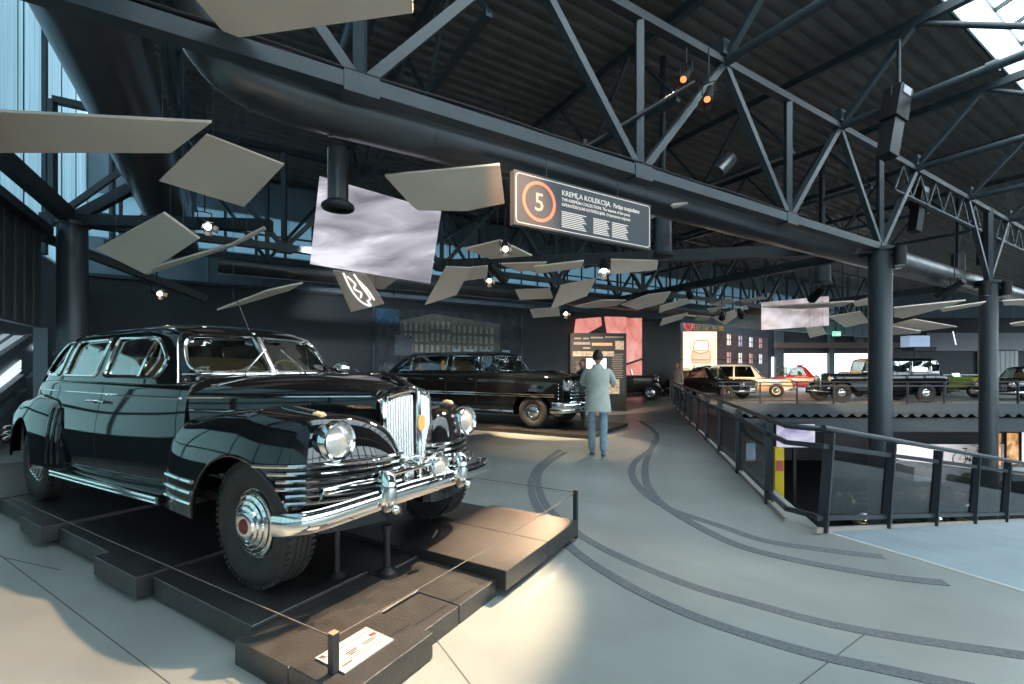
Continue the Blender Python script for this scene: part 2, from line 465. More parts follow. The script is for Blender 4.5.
def headlamp(root, c, r=.105, d=V((1, 0, 0)), pod=.25, m=CHROME, name='headlight'):
    "headlight > lens; a bullet pod with a chrome rim"
    c = V(c); z = V(d).normalized(); x = z.cross(V((0, 0, 1))).normalized(); y = z.cross(x)
    M = Matrix(((x.x, y.x, z.x, c.x), (x.y, y.y, z.y, c.y), (x.z, y.z, z.z, c.z), (0, 0, 0, 1)))
    h = MB().lathe([(0, -pod), (r * .5, -pod * .8), (r * .95, -pod * .35), (r * 1.12, -.04), (r * 1.24, -.015), (r * 1.24, .015), (r * 1.12, .034), (r * .98, .030), (r * .94, .012)], M, 36).build(name, m, root)
    MB().lathe([(r * .95, .012), (r * .8, .020), (r * .4, .027), (0, .029)], M, 28).build('lens', LENS, h)
    return h
def rod(root, name, pts, r, m, n=8, **k): return MB().tube(pts, r, n, **k).build(name, m, root)
def sweep_bar(path, prof, cap=True):
    "profile (outward, up) swept along a plan path of (x, y, z)"
    rows = []; N = len(path)
    for i in range(N):
        a, b = V(path[max(0, i - 1)]), V(path[min(N - 1, i + 1)]); t = (b - a); t.z = 0; t.normalize()
        o = V((t.y, -t.x, 0))
        rows.append([V(path[i]) + o * p + V((0, 0, q)) for p, q in prof])
    return MB().grid(rows, closed=True, cap0=cap, cap1=cap)

# ---------------------------------------------------------------- the large limousine on the tiled stand
def build_limousine(loc, rz, label):
    t = thing('vintage_limousine', loc, label, 'car', rz)
    # body tub from cowl to tail
    def pr(ws, wm, wb, zb, wsh, zsh, zt, z0=.34): return [(ws, z0), (ws + (wm - ws) * .7, z0 + .12), (wm, .78), (wb, zb), (wsh, zsh), (wsh * .55, zt - .01), (0, zt)]
    st = [(-.93, pr(.76, .80, .775, 1.12, .70, 1.23, 1.28)), (-1.4, pr(.80, .85, .81, 1.12, .745, 1.22, 1.25)), (-2.2, pr(.82, .885, .83, 1.12, .765, 1.22, 1.24)),
          (-3.0, pr(.82, .885, .83, 1.12, .77, 1.22, 1.24)), (-3.7, pr(.78, .86, .81, 1.12, .75, 1.22, 1.25)), (-4.3, pr(.70, .78, .73, 1.09, .66, 1.19, 1.235)),
          (-4.75, pr(.6, .67, .6, .98, .52, 1.07, 1.11, .36)), (-5.02, pr(.46, .5, .44, .80, .36, .86, .89, .40)), (-5.14, pr(.30, .33, .28, .62, .2, .66, .68, .46))]
    b = hull(st, 6, 4); body_bvh = BVHTree.FromBMesh(b.bm)
    body = b.build('body', PAINT, t, smooth=60)
    # bonnet
    def hp(w, zt): return [(w, .60), (w * 1.0, .85), (w, 1.10), (w * .95, 1.175), (w * .66, zt - .025), (w * .3, zt - .004), (0, zt)]
    hd = [(-.95, hp(.775, 1.285)), (-.7, hp(.70, 1.292)), (-.35, hp(.575, 1.296)), (0, hp(.44, 1.288)), (.22, hp(.345, 1.268)), (.36, hp(.275, 1.235)), (.43, hp(.245, 1.205))]
    h = hull(hd, 6, 4); hood_bvh = BVHTree.FromBMesh(h.bm); h.build('bonnet', PAINT, t, smooth=60)
    # fenders
    fbase = [(-1.0, .88), (-.75, .935), (-.35, .955), (-.05, .955), (.17, .925), (.37, .83), (.50, .66), (.585, .45), (.62, .24), (.55, .10), (.2, .12), (-.4, .25), (-.9, .45), (-1.02, .7)]
    rbase = [(-4.74, .80), (-4.56, .90), (-4.2, .955), (-3.7, .97), (-3.25, .95), (-3.02, .88), (-3.0, .72), (-3.2, .60), (-3.9, .55), (-4.5, .5)]
    fb = {}
    for s in (1, -1):
        d = dome(mirror_pts(fbase, s), (-.72, .70 * s), (.34, .60 * s), .37, [(-.75, .985), (-.45, 1.045), (-.05, 1.085), (.34, 1.05)], 2.9, 12, 5)
        fb[s] = BVHTree.FromBMesh(d.bm)
        cut = cyl_cutter((-.05, .38), .43, s * .55, s * 1.3)
        f = finish_bm(carve(d.bm, [cut], .02), 'front_fender', PAINT, t, smooth=40)
        # arch lip
        pts = []
        for i in range(25):
            a = R(0) + PI * i / 24; x, z = -.05 + .43 * math.cos(a), .38 + .43 * math.sin(a)
            hit = fb[s].ray_cast(V((x, 2 * s, z)), V((0, -s, 0)))
            if hit[0] is not None: pts.append(hit[0])
        MB().tube(pts, .010, 6).build('arch_lip', PAINT, f)
        for z in (.60, .53, .46):                          # three bright ribs behind the wheel
            pts = [fb[s].ray_cast(V((x, 2 * s, z)), V((0, -s, 0)))[0] for x in [-.92 + .43 * k / 10 * (1 + (.6 - z) * .1) for k in range(11)]]
            MB().tube([p + V((0, .003 * s, 0)) for p in pts if p is not None], .012, 6).build('fender_rib', CHROME, f)
        d = dome(mirror_pts(rbase, s), (-4.12, .80 * s), (-3.28, .80 * s), .40, [(-4.1, 1.0), (-3.75, 1.08), (-3.3, 1.05)], 2.6, 12, 5)
        fb[s * 2] = BVHTree.FromBMesh(d.bm)
        cut = cyl_cutter((-3.99, .40), .40, s * .62, s * 1.3, 1.08)
        f = finish_bm(carve(d.bm, [cut], .02), 'rear_fender', PAINT, t, smooth=40)
        for x in (-3.06, -3.13, -3.21):
            pts = [fb[s * 2].ray_cast(V((x, 2 * s, z)), V((0, -s, 0)))[0] for z in [.44 + .058 * k for k in range(10)]]
            MB().tube([p for p in pts if p is not None], .016, 6).build('fender_flute', PAINT, f)
        # running board
        rb = MB(); prof = [(0, .33), (0, .385), (.02, .40), (.15, .40), (.17, .385), (.175, .345), (.16, .33)]
        rb.grid([[V((x, s * (.775 + y * k), z + dz)) for y, z in prof] for x, k, dz in ((-3.12, .9, .0), (-2.2, 1., .025), (-.95, 1., .055))], closed=True, cap0=True, cap1=True)
        rb = rb.build('running_board', PAINT, t)
        for z, r in ((.375, .013), (.345, .011)):
            MB().tube([(-3.12, s * .94, z), (-2.2, s * .955, z + .025), (-.95, s * .955, z + .055)], r, 6).build('chrome_strip', CHROME, rb)
        # chrome louvre bars across the nose of the fender
        for z in (.770, .728, .686, .644, .602, .560):
            pts = []
            for k in range(22):
                a = R(4) + R(100) * k / 21                 # sweep round the nose of the fender
                o = V((-.1 + 2 * math.sin(a + R(10)) , s * (.35 + 2 * math.cos(a + R(10))), z)); c = V((-.1, s * .35, z))
                hit = fb[s].ray_cast(o, (c - o).normalized())
                if hit[0] is not None and (hit[0].x > -.05 + math.sqrt(max(0, .432 ** 2 - (z - .38) ** 2)) or hit[0].y * s < .55): pts.append(hit[0] + (o - c).normalized() * .006)
            if len(pts) > 2: MB().tube(pts, .0165, 8, flat=.85).build('nose_louvre', CHROME, t)
        # headlights, turn lamps
        headlamp(t, (.515, s * .63, .905), .098, V((1, 0, .02)), .30)
        MB().lathe([(0, 0), (.022, .002), (.026, .012), (.027, .07), (.022, .085), (0, .09)], frame((.30, s * .62, 1.045), (0, 0, 1), (0, -1, 0)) @ Matrix.Rotation(R(-4), 4, 'Y'), 16).build('turn_lamp', AMBER, t)
        MB().tube([(-.02, s * .62, 1.082), (.15, s * .62, 1.074), (.33, s * .62, 1.056)], .017, 8).build('turn_lamp_trim', CHROME, t)
        # belt strips along doors and bonnet, bonnet vent, handles
        MB().tube([q + V((0, .004 * s, 0)) for q in on_side(body_bvh, [(x, 1.115) for x in [-3.95 + .07 * k for k in range(43)]], s)], .009, 6).build('belt_strip', CHROME, t)
        MB().tube([q + V((0, .004 * s, 0)) for q in on_side(hood_bvh, [(x, 1.125 + (x + .95) * .012) for x in [-.93 + .07 * k for k in range(20)]], s)], .009, 6).build('bonnet_strip', CHROME, t)
        lv = on_side(hood_bvh, [(-.88 + .045 * k, 1.03) for k in range(9)], s, .006)
        MB().tube(lv, .030, 8, flat=.5).build('bonnet_vent', CHROME_DULL, t)
        MB().tube([p + V((0, .018 * s, 0)) for p in lv[1:-1]], .012, 6).build('bonnet_vent_slot', DARK, t)
        for x0, x1 in ((-2.21, -2.07), (-2.31, -2.45)):
            y = on_side(body_bvh, [(x0, 1.055)], s)[0].y
            MB().tube([(x0, y, 1.055), (x0, y + s * .035, 1.057), ((x0 + x1) / 2, y + s * .042, 1.057), (x1, y + s * .034, 1.05)], .012, 8).build('door_handle', CHROME, t)
        # door shut lines
        for line in ([(-2.26, z) for z in [.46 + .05 * k for k in range(16)]], [(-1.03, z) for z in [.47 + .05 * k for k in range(16)]], [(-3.3 + (.0 if z > 1.0 else .0), z) for z in [.95 + .05 * k for k in range(6)]], [(-3.1 + 2.07 * k / 30, .455) for k in range(31)]):
            MB().tube(on_side(body_bvh, line, s, -.002), .0045, 5).build('door_seam', DARK, t)
        wheel(t, 0, s * .76, s); wheel(t, -3.76, s * .80, s)
    # greenhouse
    rings = [(1.16, -1.00, -4.80, .800, 7, 3.8), (1.26, -1.09, -4.72, .770, 7, 3.8), (1.36, -1.17, -4.62, .742, 7, 3.8), (1.48, -1.27, -4.48, .712, 7, 3.8), (1.58, -1.35, -4.32, .682, 7, 3.8), (1.635, -1.40, -4.20, .655, 6, 3.5),
             (1.675, -1.47, -4.05, .61, 5, 3.3), (1.71, -1.60, -3.83, .53, 4, 3.), (1.735, -1.80, -3.54, .42, 3.5, 2.7), (1.752, -2.05, -3.2, .26, 3, 2.4), (1.758, -2.3, -2.85, .1, 2, 2)]
    fw = round_poly([(-2.42, 1.265), (-1.44, 1.265), (-1.40, 1.40), (-1.60, 1.585), (-2.36, 1.60)], [.04, .07, .12, .16, .05])
    rw = round_poly([(-3.40, 1.265), (-2.60, 1.265), (-2.52, 1.605), (-3.28, 1.60)], [.05, .05, .05, .08])
    qw = round_poly([(-4.14, 1.27), (-3.57, 1.27), (-3.47, 1.605), (-3.74, 1.595), (-4.08, 1.42)], [.05, .04, .03, .12, .14])
    ws = [round_poly([(s * .035, 1.30), (s * .64, 1.305), (s * .575, 1.60), (s * .035, 1.615)], [.02, .10, .10, .02]) for s in (1, -1)]
    bw = [round_poly([(-.42, 1.32), (.42, 1.32), (.36, 1.52), (-.36, 1.52)], .08)]
    bvh = cabin(t, rings, -2.5, [fw, rw, qw], ws, bw, PAINT, GLASS, CHROME, .015, vents=[((-1.635, 1.59), (-1.72, 1.265))])
    rod(t, 'windshield_divider', [p + V((.006, 0, 0)) for p in on_front(bvh, [(0, 1.29 + .035 * k) for k in range(10)])], .022, CHROME)
    rod(t, 'windshield_sill', on_front(bvh, [(-.68 + .068 * k, 1.285) for k in range(21)], off=.012), .010, CHROME)
    for s in (1, -1):
        pts = [(x, 1.66 - (.0 if x < -1.7 else (x + 1.7) ** 2 * .9) - (0 if x > -3.2 else (x + 3.2) ** 2 * .42)) for x in [-4.25 + .07 * k for k in range(41)]]
        MB().tube(on_side(bvh, pts, s, .006), .009, 6).build('drip_rail', PAINT, t)
        MB().tube([p + V((.002, 0, 0)) for p in on_side(bvh, [(-1.20 - .27 * k / 8, 1.22 + .4 * k / 8) for k in range(9)], s, .004)], .007, 6).build('pillar_trim', CHROME_DULL, t)
        x0 = on_front(bvh, [(s * .25, 1.29)])[0].x
        MB().tube([(x0 + .05, s * .28, 1.285), (x0 + .045, s * .26, 1.32), (x0 - .01, s * .07, 1.50)], .006, 6).build('wiper', CHROME_DULL, t)
    # roof aerial
    rod(t, 'aerial', [(-1.44, 0, 1.63), (-1.50, 0, 1.68), (-1.74, .02, 1.98)], .005, CHROME_DULL)
    MB().ball((-1.44, 0, 1.645), .022, 1.4, 1, 1).build('aerial_base', CHROME, t)
    # interior
    MB().box((-2.6, 0, .62), (3.3, 1.4, .06)).build('cabin_floor', DARK, t)
    seat(t, -1.95, -.62, .62, .92, bh=.52); seat(t, -3.55, -.62, .62, .92, bh=.55)
    MB().box((-1.28, 0, 1.17), (.22, 1.36, .16)).build('dashboard', SEAT, t)
    sw = [(-1.55 + .055 * math.cos(a), .36 + .2 * math.sin(a), 1.22 + .19 * math.cos(a)) for a in [2 * PI * k / 24 for k in range(24)]]
    MB().tube(sw, .014, 6, True).cyl((-1.34, .36, 1.1), (-1.55, .36, 1.22), .02).bar((-1.55, .17, 1.22), (-1.55, .55, 1.22), .02, .03).build('steering_wheel', SEAT, t)
    # grille: V of bright upright bars in a shell
    gr = MB(); hw = .228
    def gx(y, z): return .575 - abs(y) * .36 - (z - .5) * .02
    ztop = lambda y: 1.165 - (abs(y) / hw) ** 2.2 * .05
    n = 26
    for i in range(n + 1):
        y = -hw + 2 * hw * i / n
        if abs(y) < .02: continue
        zt = ztop(y); rows = []
        MBp = [(gx(y, .5), y, .50), (gx(y, .8), y, .8), (gx(y, zt), y, zt - .02), (gx(y, zt) - .05, y, zt)]
        gr.tube(MBp, .0090, 6)
    gr = gr.build('grille', SATIN, t)
    MB().tube([(gx(0, .48) + .015, 0, .48), (gx(0, .9) + .018, 0, .9), (gx(0, 1.15) + .012, 0, 1.165), (.47, 0, 1.205)], .020, 8).build('grille_ridge', CHROME, gr)
    edge = [(gx(hw, .46), hw, .46), (gx(hw, .8), hw, .8), (gx(hw, 1.09), hw, 1.10)]
    top = [(gx(y, 1.15) - .01, y, ztop(y) + .016) for y in [hw - .02 - (2 * hw - .04) * k / 14 for k in range(15)]]
    MB().tube(crom(edge, 4)[:-1] + top + crom([(x, -y, z) for x, y, z in edge[::-1]], 4)[1:], .018, 8).build('grille_shell', CHROME, gr)
    bk = MB(); bk.grid([[V((gx(y, z) - .035, y, z)) for z in (.45, .8, 1.1)] for y in [-hw + 2 * hw * k / 8 for k in range(9)]]); bk.build('grille_backing', CHROME_DULL, gr)
    MB().tube([(.23, 0, 1.285), (.36, 0, 1.265), (.46, 0, 1.225), (.52, 0, 1.185)], .022, 8).ball((.52, 0, 1.185), .03, 1.3, .8, .9).build('bonnet_ornament', CHROME, t)
    bd = [(.0, -.035), (.03, -.01), (.034, .045), (.02, .07), (-.02, .07), (-.034, .045), (-.03, -.01)]
    MB().prism([(gx(0, .94) + .034, y, .93 + z * 1.1) for y, z in bd], (.012, 0, 0)).build('grille_badge', GOLD, gr)
    MB().box((.43, 0, .50), (.16, .5, .05)).build('grille_foot', CHROME, gr)
    # front bumper
    path = crom([(.42, .965, .485), (.51, .93, .49), (.60, .80, .50), (.65, .5, .52), (.665, .2, .53), (.67, 0, .53), (.665, -.2, .53), (.65, -.5, .52), (.60, -.80, .50), (.51, -.93, .49), (.42, -.965, .485)], 5)
    pf = [(.0, -.062), (.024, -.058), (.040, -.04), (.045, -.01), (.040, .015), (.026, .024), (.026, .034), (.034, .045), (.026, .058), (0, .062), (-.012, .05), (-.012, -.05)]
    bp = sweep_bar(path[::-1], [(-a, b) for a, b in pf]).build('front_bumper', CHROME, t, smooth=50)
    for s in (1, -1):
        y = .37 * s
        ov = MB(); rows = []
        for z, w, d in ((.43, .03, .02), (.46, .05, .05), (.52, .055, .07), (.60, .05, .075), (.67, .042, .06), (.70, .03, .03)):
            rows.append([V((.655 + d * math.cos(a), y + w * math.sin(a), z)) for a in [2 * PI * k / 14 for k in range(14)]])
        ov.grid(rows, closed=True, cap0=True, cap1=True).build('overrider', CHROME, bp, smooth=50)
        MB().ball((.735, y, .465), .03, .8, 1.1, 1).build('overrider_boss', CHROME, bp)
        MB().bar((.60, y, .50), (.0, y * .9, .46), .06, .08).build('bumper_iron', DARK, bp)
        MB().tube([(.62, y, .64), (.60, s * .55, .65), (.52, s * .72, .63), (.50, s * .73, .57)], .012, 8).build('bumper_loop', CHROME, bp)
    MB().tube([(.63, -.37, .66), (.655, 0, .665), (.63, .37, .66)], .014, 8).build('bumper_tie_bar', CHROME, bp)
    # fog lamp on the far side, trumpet horn on the near side
    headlamp(t, (.65, .13, .63), .080, V((1, .02, .03)), .16, CHROME, 'fog_lamp')
    MB().tube([(.54, .20, .50), (.54, .15, .58)], .016).tube([(.50, .40, .56), (.50, .42, .69)], .014).ball((.50, .42, .70), .04).build('fog_lamp_bracket', CHROME, t)
    hm = MB(); hm.lathe([(.012, -.34), (.014, -.1), (.022, -.04), (.04, -.01), (.058, .012), (.054, .012), (.02, -.05), (0, -.06)], frame((.60, -.06, .70), (0, 1, 0), (.25, 0, .97)) @ Matrix.Rotation(0, 4, 'X'), 20)
    bmesh.ops.rotate(hm.bm, cent=(.60, -.06, .70), matrix=Matrix.Rotation(R(55), 3, 'Z'), verts=hm.bm.verts)
    hm.build('trumpet_horn', CHROME, t)
    MB().tube([(.50, -.30, .52), (.50, -.29, .66), (.52, -.24, .70)], .013).ball((.50, -.32, .70), .035).ball((.51, -.25, .62), .03).build('horn_bracket', CHROME, t)
    MB().bar((.47, -.60, .49), (.47, -.60, .70), .012, .018, V((1, 0, 0))).build('aerial_rod_clip', CHROME, t)
    # far spot mirror on the pillar and small boot parts
    MB().lathe([(0, -.11), (.04, -.10), (.06, -.04), (.062, .03), (.05, .045), (0, .05)], frame((-1.19, .80, 1.335), (0, 1, 0), (0, 0, 1)), 20).tube([(-1.12, .70, 1.24), (-1.15, .77, 1.30), (-1.17, .80, 1.32)], .012).build('spot_lamp', CHROME, t)
    rp = crom([(-4.72, .99, .5), (-4.95, .95, .5), (-5.2, .75, .5), (-5.28, 0, .5), (-5.2, -.75, .5), (-4.95, -.95, .5), (-4.72, -.99, .5)], 5)
    for dz in (0.,):
        r2 = sweep_bar(rp, [(-a, b) for a, b in pf]).build('rear_bumper', CHROME, t, smooth=50)
    for s in (1, -1):
        for z in (.62, .56, .68):
            MB().tube([(-4.62, s * .93, z), (-4.75, s * .86, z), (-4.9, s * .7, z)], .014, 6).build('tail_rib', CHROME, t)
        MB().ball((-4.72, s * .80, .80), .05, 1.2, .8, 1.).build('tail_lamp', RED, t)
    # chassis, axles, exhaust under the floor
    MB().box((-2.0, .38, .34), (4.6, .1, .12)).box((-2.0, -.38, .34), (4.6, .1, .12)).cyl((0, -.74, .385), (0, .74, .385), .05).cyl((-3.76, -.78, .385), (-3.76, .78, .385), .07).box((-2.2, 0, .40), (3.0, 1.3, .05)).build('chassis', DARK, t)
    MB().tube([(-1.0, .25, .27), (-3.0, .25, .27), (-4.9, .35, .30)], .035).build('exhaust', DARK, t)
    return t

# ---------------------------------------------------------------- post-war saloons with straight-through sides
def build_saloon(name, loc, rz, label, cat, spec, group=None):
    """spec: L0 nose, L1 tail, W half width, wb wheelbase, z heights, cabin rings and windows, colours"""
    t = thing(name, loc, label, cat, rz, group); g = spec.get
    W = g('W', .95); wb = g('wb', 3.2); r = g('r', .37); zb = g('belt', 1.0); zh = g('hood', .98); zt = g('trunk', .98); x0, x1 = spec['x0'], spec['x1']; z0 = g('sill', .30)
    paint = spec['paint']; ch = g('chrome', CHROME); det = g('detail', False)
    def pr(k, z0, zb, zt, crown=.0): return [(W * k * .90, z0), (W * k * .985, z0 + .12), (W * k, z0 + (zb - z0) * .5), (W * k * .985, zb - .10), (W * k * .93, zb), (W * k * .62, zt - .01 + crown * .5), (0, zt + crown)]
    cf, cr = spec['cowl'], spec['deck']
    st = [(x0, pr(.80, z0 + .12, zh - .22, zh - .16)), (x0 - .06, pr(.90, z0 + .06, zh - .10, zh - .05)), (x0 - .22, pr(.965, z0, zh - .02, zh)), (-.3, pr(.99, z0, zh, zh + .02, g('bulge', .02))), (cf, pr(1., z0, zb, zb + .03)),
          ((cf + cr) / 2, pr(1., z0, zb, zb + .02)), (cr, pr(1., z0, zb, zb + .02)), (x1 + .35, pr(.97, z0, zt, zt + .01)), (x1 + .10, pr(.93, z0 + .04, zt - .08, zt - .04)), (x1, pr(.84, z0 + .14, zt - .2, zt - .16))]
    h = hull(st, 5, 4)
    bvh = BVHTree.FromBMesh(h.bm)
    cuts = []
    for x in (0, -wb):
        for s in (1, -1): cuts.append(cyl_cutter((x, r * .98), r + g('arch', .07), s * (W - .32), s * (W + .4)))
    finish_bm(carve(h.bm, cuts), 'body', paint, t, smooth=40)
    for s in (1, -1):
        wheel(t, 0, s * (W - .13), s, r, .19, .20, False, g('cap'), g('disc')); wheel(t, -wb, s * (W - .13), s, r, .19, .20, False, g('cap'), g('disc'))
        for z in g('strips', ()):
            MB().tube(on_side(bvh, [(x0 - .3 - (x0 - x1 - .6) * k / 30, z) for k in range(31)], s, .004), .012, 6).build('chrome_strip', ch, t)
        if g('sillstrip'): MB().tube(on_side(bvh, [(-.5 - (wb - 1.0) * k / 20, z0 + .07) for k in range(21)], s, .006), .03, 6).build('sill_trim', ch, t)
        headlamp(t, (x0 - .02, s * W * .72, zh - .20), g('lampr', .10), V((1, 0, 0)), .16, ch)
        if g('second'): headlamp(t, (x0 - .02, s * W * .45, zh - .22), g('lampr', .10), V((1, 0, 0)), .12, ch)
        MB().ball((x1 + .05, s * W * .75, zt - .25), .07, .6, 1, 1.4).build('tail_lamp', RED, t)
        for xs in g('doors', ()):
            MB().tube(on_side(bvh, [(xs, z) for z in [z0 + .1 + .1 * k for k in range(int((zb - z0 - .12) / .1))]], s, -.001), .005, 5).build('door_seam', DARK, t)
            MB().tube([p for p in on_side(bvh, [(xs - .08, zb - .13), (xs - .2, zb - .13)], s, .025)], .012, 6).build('door_handle', ch, t)
    gm = MB(); zg0, zg1 = z0 + .16, zh - .18
    for k in range(7): gm.tube([(x0 - .01, -W * .55, zg0 + (zg1 - zg0) * k / 6), (x0 + .025, 0, zg0 + (zg1 - zg0) * k / 6), (x0 - .01, W * .55, zg0 + (zg1 - zg0) * k / 6)], .012, 6)
    for k in range(9): gm.tube([(x0 + .012, -W * .5 + W * k / 8, zg0), (x0 + .012, -W * .5 + W * k / 8, zg1)], .008, 6)
    gm.build('grille', ch, t)
    pf = [(0, -.06), (.03, -.05), (.045, 0), (.03, .05), (0, .06), (-.015, 0)]
    for nm, xx, sg in (('front_bumper', x0 + .07, 1), ('rear_bumper', x1 - .07, -1)):
        pth = crom([(xx - sg * .45, W + .02, z0 + .14), (xx - sg * .12, W * .93, z0 + .14), (xx, W * .5, z0 + .14), (xx + sg * .02, 0, z0 + .14), (xx, -W * .5, z0 + .14), (xx - sg * .12, -W * .93, z0 + .14), (xx - sg * .45, -W - .02, z0 + .14)], 4)
        sweep_bar(pth, [(-a, b) for a, b in pf]).build(nm, ch, t)
        if sg > 0 and det:
            for s in (1, -1): MB().ball((xx + .02, s * .4, z0 + .18), .06, .9, .7, 1.7).build('overrider', ch, t)
    cb = cabin(t, spec['rings'], spec['xm'], spec['side'], spec['front'], spec['rear'], g('roof', paint), g('glass', GLASS), ch, g('fr', .012))
    seat(t, spec['xm'] + .35, -W * .7, W * .7, zb - .25, g('seat', SEAT), .6)
    seat(t, spec['xm'] - .75, -W * .7, W * .7, zb - .25, g('seat', SEAT), .6)
    if g('plate'): MB().box((x0 + .12, 0, z0 + .22), (.015, .46, .11)).build('number_plate', WHITE, t)
    return t
def saloon_rings(zb, zt, f0, f1, r0, r1, w0, w1):
    "greenhouse rings from belt zb to roof zt: windshield foot f0 and head f1, rear foot r0 and head r1, half widths"
    L = lambda a, b, t: a + (b - a) * t
    h = zt - zb
    out = []
    for t, k in ((-.10, -.10), (.15, .15), (.4, .4), (.62, .64), (.78, .82), (.86, .95)):
        out.append((zb + h * t, L(f0, f1, k), L(r0, r1, k), L(w0, w1, max(0, k)), 6, 4.5))
    out += [(zb + h * .93, f1 - .10, r1 + .12, w1 * .90, 5, 4), (zb + h * .975, f1 - .28, r1 + .3, w1 * .72, 4, 3.5), (zb + h, f1 - .55, r1 + .6, w1 * .35, 3, 3)]
    return out

# ---------------------------------------------------------------- pre-war cars with separate wings
def build_prewar(name, loc, rz, label, cat, spec, group=None):
    t = thing(name, loc, label, cat, rz, group); g = spec.get
    wb = g('wb', 3.4); r = g('r', .38); tr = g('track', .72); zt = g('top', 1.75); zbelt = g('belt', 1.15); xc = g('cowl', -.85); xr = g('back', -4.1); W = g('W', .78); paint = spec['paint']; ch = g('chrome', CHROME)
    def pr(w, zb, zt): return [(w * .95, .45), (w, .7), (w * 1.02, zb - .12), (w * .97, zb), (w * .7, zt - .02), (0, zt)]
    hull([(xc, pr(W * .92, zbelt - .03, zbelt + .06)), ((xc + xr) / 2, pr(W, zbelt, zbelt + .05)), (xr + .35, pr(W, zbelt, zbelt + .05)), (xr, pr(W * .85, zbelt - .15, zbelt - .08)), (xr - .15, pr(W * .7, zbelt - .4, zbelt - .32))], 5, 4).build('body', paint, t, smooth=50)
    hull([(.18, pr(.30, zbelt - .08, zbelt + .02)), (-.2, pr(.40, zbelt - .05, zbelt + .05)), (xc, pr(W * .9, zbelt - .03, zbelt + .06))], 5, 4).build('bonnet', paint, t, smooth=50)
    for s in (1, -1):
        # wing: a strip arched over each wheel and running on as the running board
        def wing(x, a0, a1, tail, nm):
            rows = []; R0 = r + .10
            for k in range(15):
                a = a0 + (a1 - a0) * k / 14
                rows.append([V((x + R0 * math.cos(a) * (1 + q * .0), s * (tr - .16 + .34 * j / 5), r + R0 * math.sin(a) * (1 - .10 * abs(j / 5 - .5) ** 2 * 4))) for j, q in ((j, 0) for j in range(6))])
            rows += [[V((p[0], s * (tr - .16 + .34 * j / 5), p[1])) for j in range(6)] for p in tail]
            m = MB(); m.grid(rows); solid(m.bm, .03)
            m.build(nm, g('wing_paint', paint), t, smooth=60)
        wing(0, R(-10), R(140), [(-.62, .52), (-.85, .40)], 'front_fender'); wing(-wb, R(195), R(20), [(-wb + .55, .42)], 'rear_fender')
        MB().box(((-.85 - wb + .55) / 2, s * (tr + .02), .38), (wb - 1.35, .32, .04)).build('running_board', g('wing_paint', paint), t)
        wheel(t, 0, s * tr, s, r, .17, .23, False, g('cap'), g('disc')); wheel(t, -wb, s * tr, s, r, .17, .23, False, g('cap'), g('disc'))
        headlamp(t, (.30, s * .48, zbelt - .18), .12, V((1, 0, 0)), .22, ch)
    MB().bar((.24, -.5, zbelt - .30), (.24, .5, zbelt - .30), .03, .03).build('lamp_bar', ch, t)
    gm = MB()
    for k in range(13): gm.tube([(.22, -.26 + .52 * k / 12, .5), (.20, -.26 + .52 * k / 12, zbelt)], .01, 6)
    gm.tube([(.22, -.3, .48), (.2, -.3, zbelt - .05), (.2, -.2, zbelt + .04), (.2, .2, zbelt + .04), (.2, .3, zbelt - .05), (.22, .3, .48)], .03, 8).build('grille', ch, t)
    MB().tube([(.50, -.8, .48), (.56, -.4, .48), (.56, .4, .48), (.50, .8, .48)], .035, 8).build('front_bumper', ch, t)
    MB().tube([(xr - .45, -.8, .48), (xr - .5, .0, .48), (xr - .45, .8, .48)], .035, 8).build('rear_bumper', ch, t)
    MB().box(((xc + xr) / 2 + .3, 0, .42), (wb + .8, .7, .12)).build('chassis', DARK, t)
    if g('closed', True):
        rg = saloon_rings(zbelt + .02, zt, xc - .05, xc - .30, xr + .05, xr + .30, W * .95, W * .86)
        z0, z1 = zbelt + .12, zt - .16; L = xc - xr
        sd = [round_poly([(xc - .35 - L * a, z0), (xc - .35 - L * b, z0), (xc - .38 - L * b, z1), (xc - .42 - L * a, z1)], .05) for a, b in g('bays', ((.28, .0), (.58, .32), (.76, .62)))]
        cabin(t, rg, (xc + xr) / 2, sd, [round_poly([(-W * .72, z0), (W * .72, z0), (W * .62, z1), (-W * .62, z1)], .06)], [round_poly([(-.35, z0 + .06), (.35, z0 + .06), (.32, z1), (-.32, z1)], .05)], g('roof', paint), g('glass', GLASS), ch, .009)
    else:
        MB().tube([(xc - .1, -W * .8, zbelt + .05), (xc - .18, -W * .75, zbelt + g('wsh', .40)), (xc - .18, W * .75, zbelt + g('wsh', .40)), (xc - .1, W * .8, zbelt + .05)], .015, 6).build('windshield_frame', ch, t)
        mb = MB(); mb.prism([(xc - .105, -W * .78, zbelt + .06), (xc - .18, -W * .74, zbelt + g('wsh', .40) - .01), (xc - .18, W * .74, zbelt + g('wsh', .40) - .01), (xc - .105, W * .78, zbelt + .06)], (.008, 0, 0)); mb.build('windshield', GLASS, t)
        seat(t, xc - .9, -W * .8, W * .8, zbelt - .2, g('seat', SEAT), g('bh', .5)); seat(t, xr + .6, -W * .8, W * .8, zbelt - .2, g('seat', SEAT), g('bh', .5))
        if g('hood_fold'): hull([(xr + .25, [(W * .9, zbelt), (W * .9, zbelt + .12), (W * .6, zbelt + .2), (0, zbelt + .22)]), (xr - .15, [(W * .8, zbelt - .1), (W * .8, zbelt + .08), (W * .5, zbelt + .16), (0, zbelt + .18)])], 4, 3).build('folded_hood', spec['hood_fold'], t)
    return t
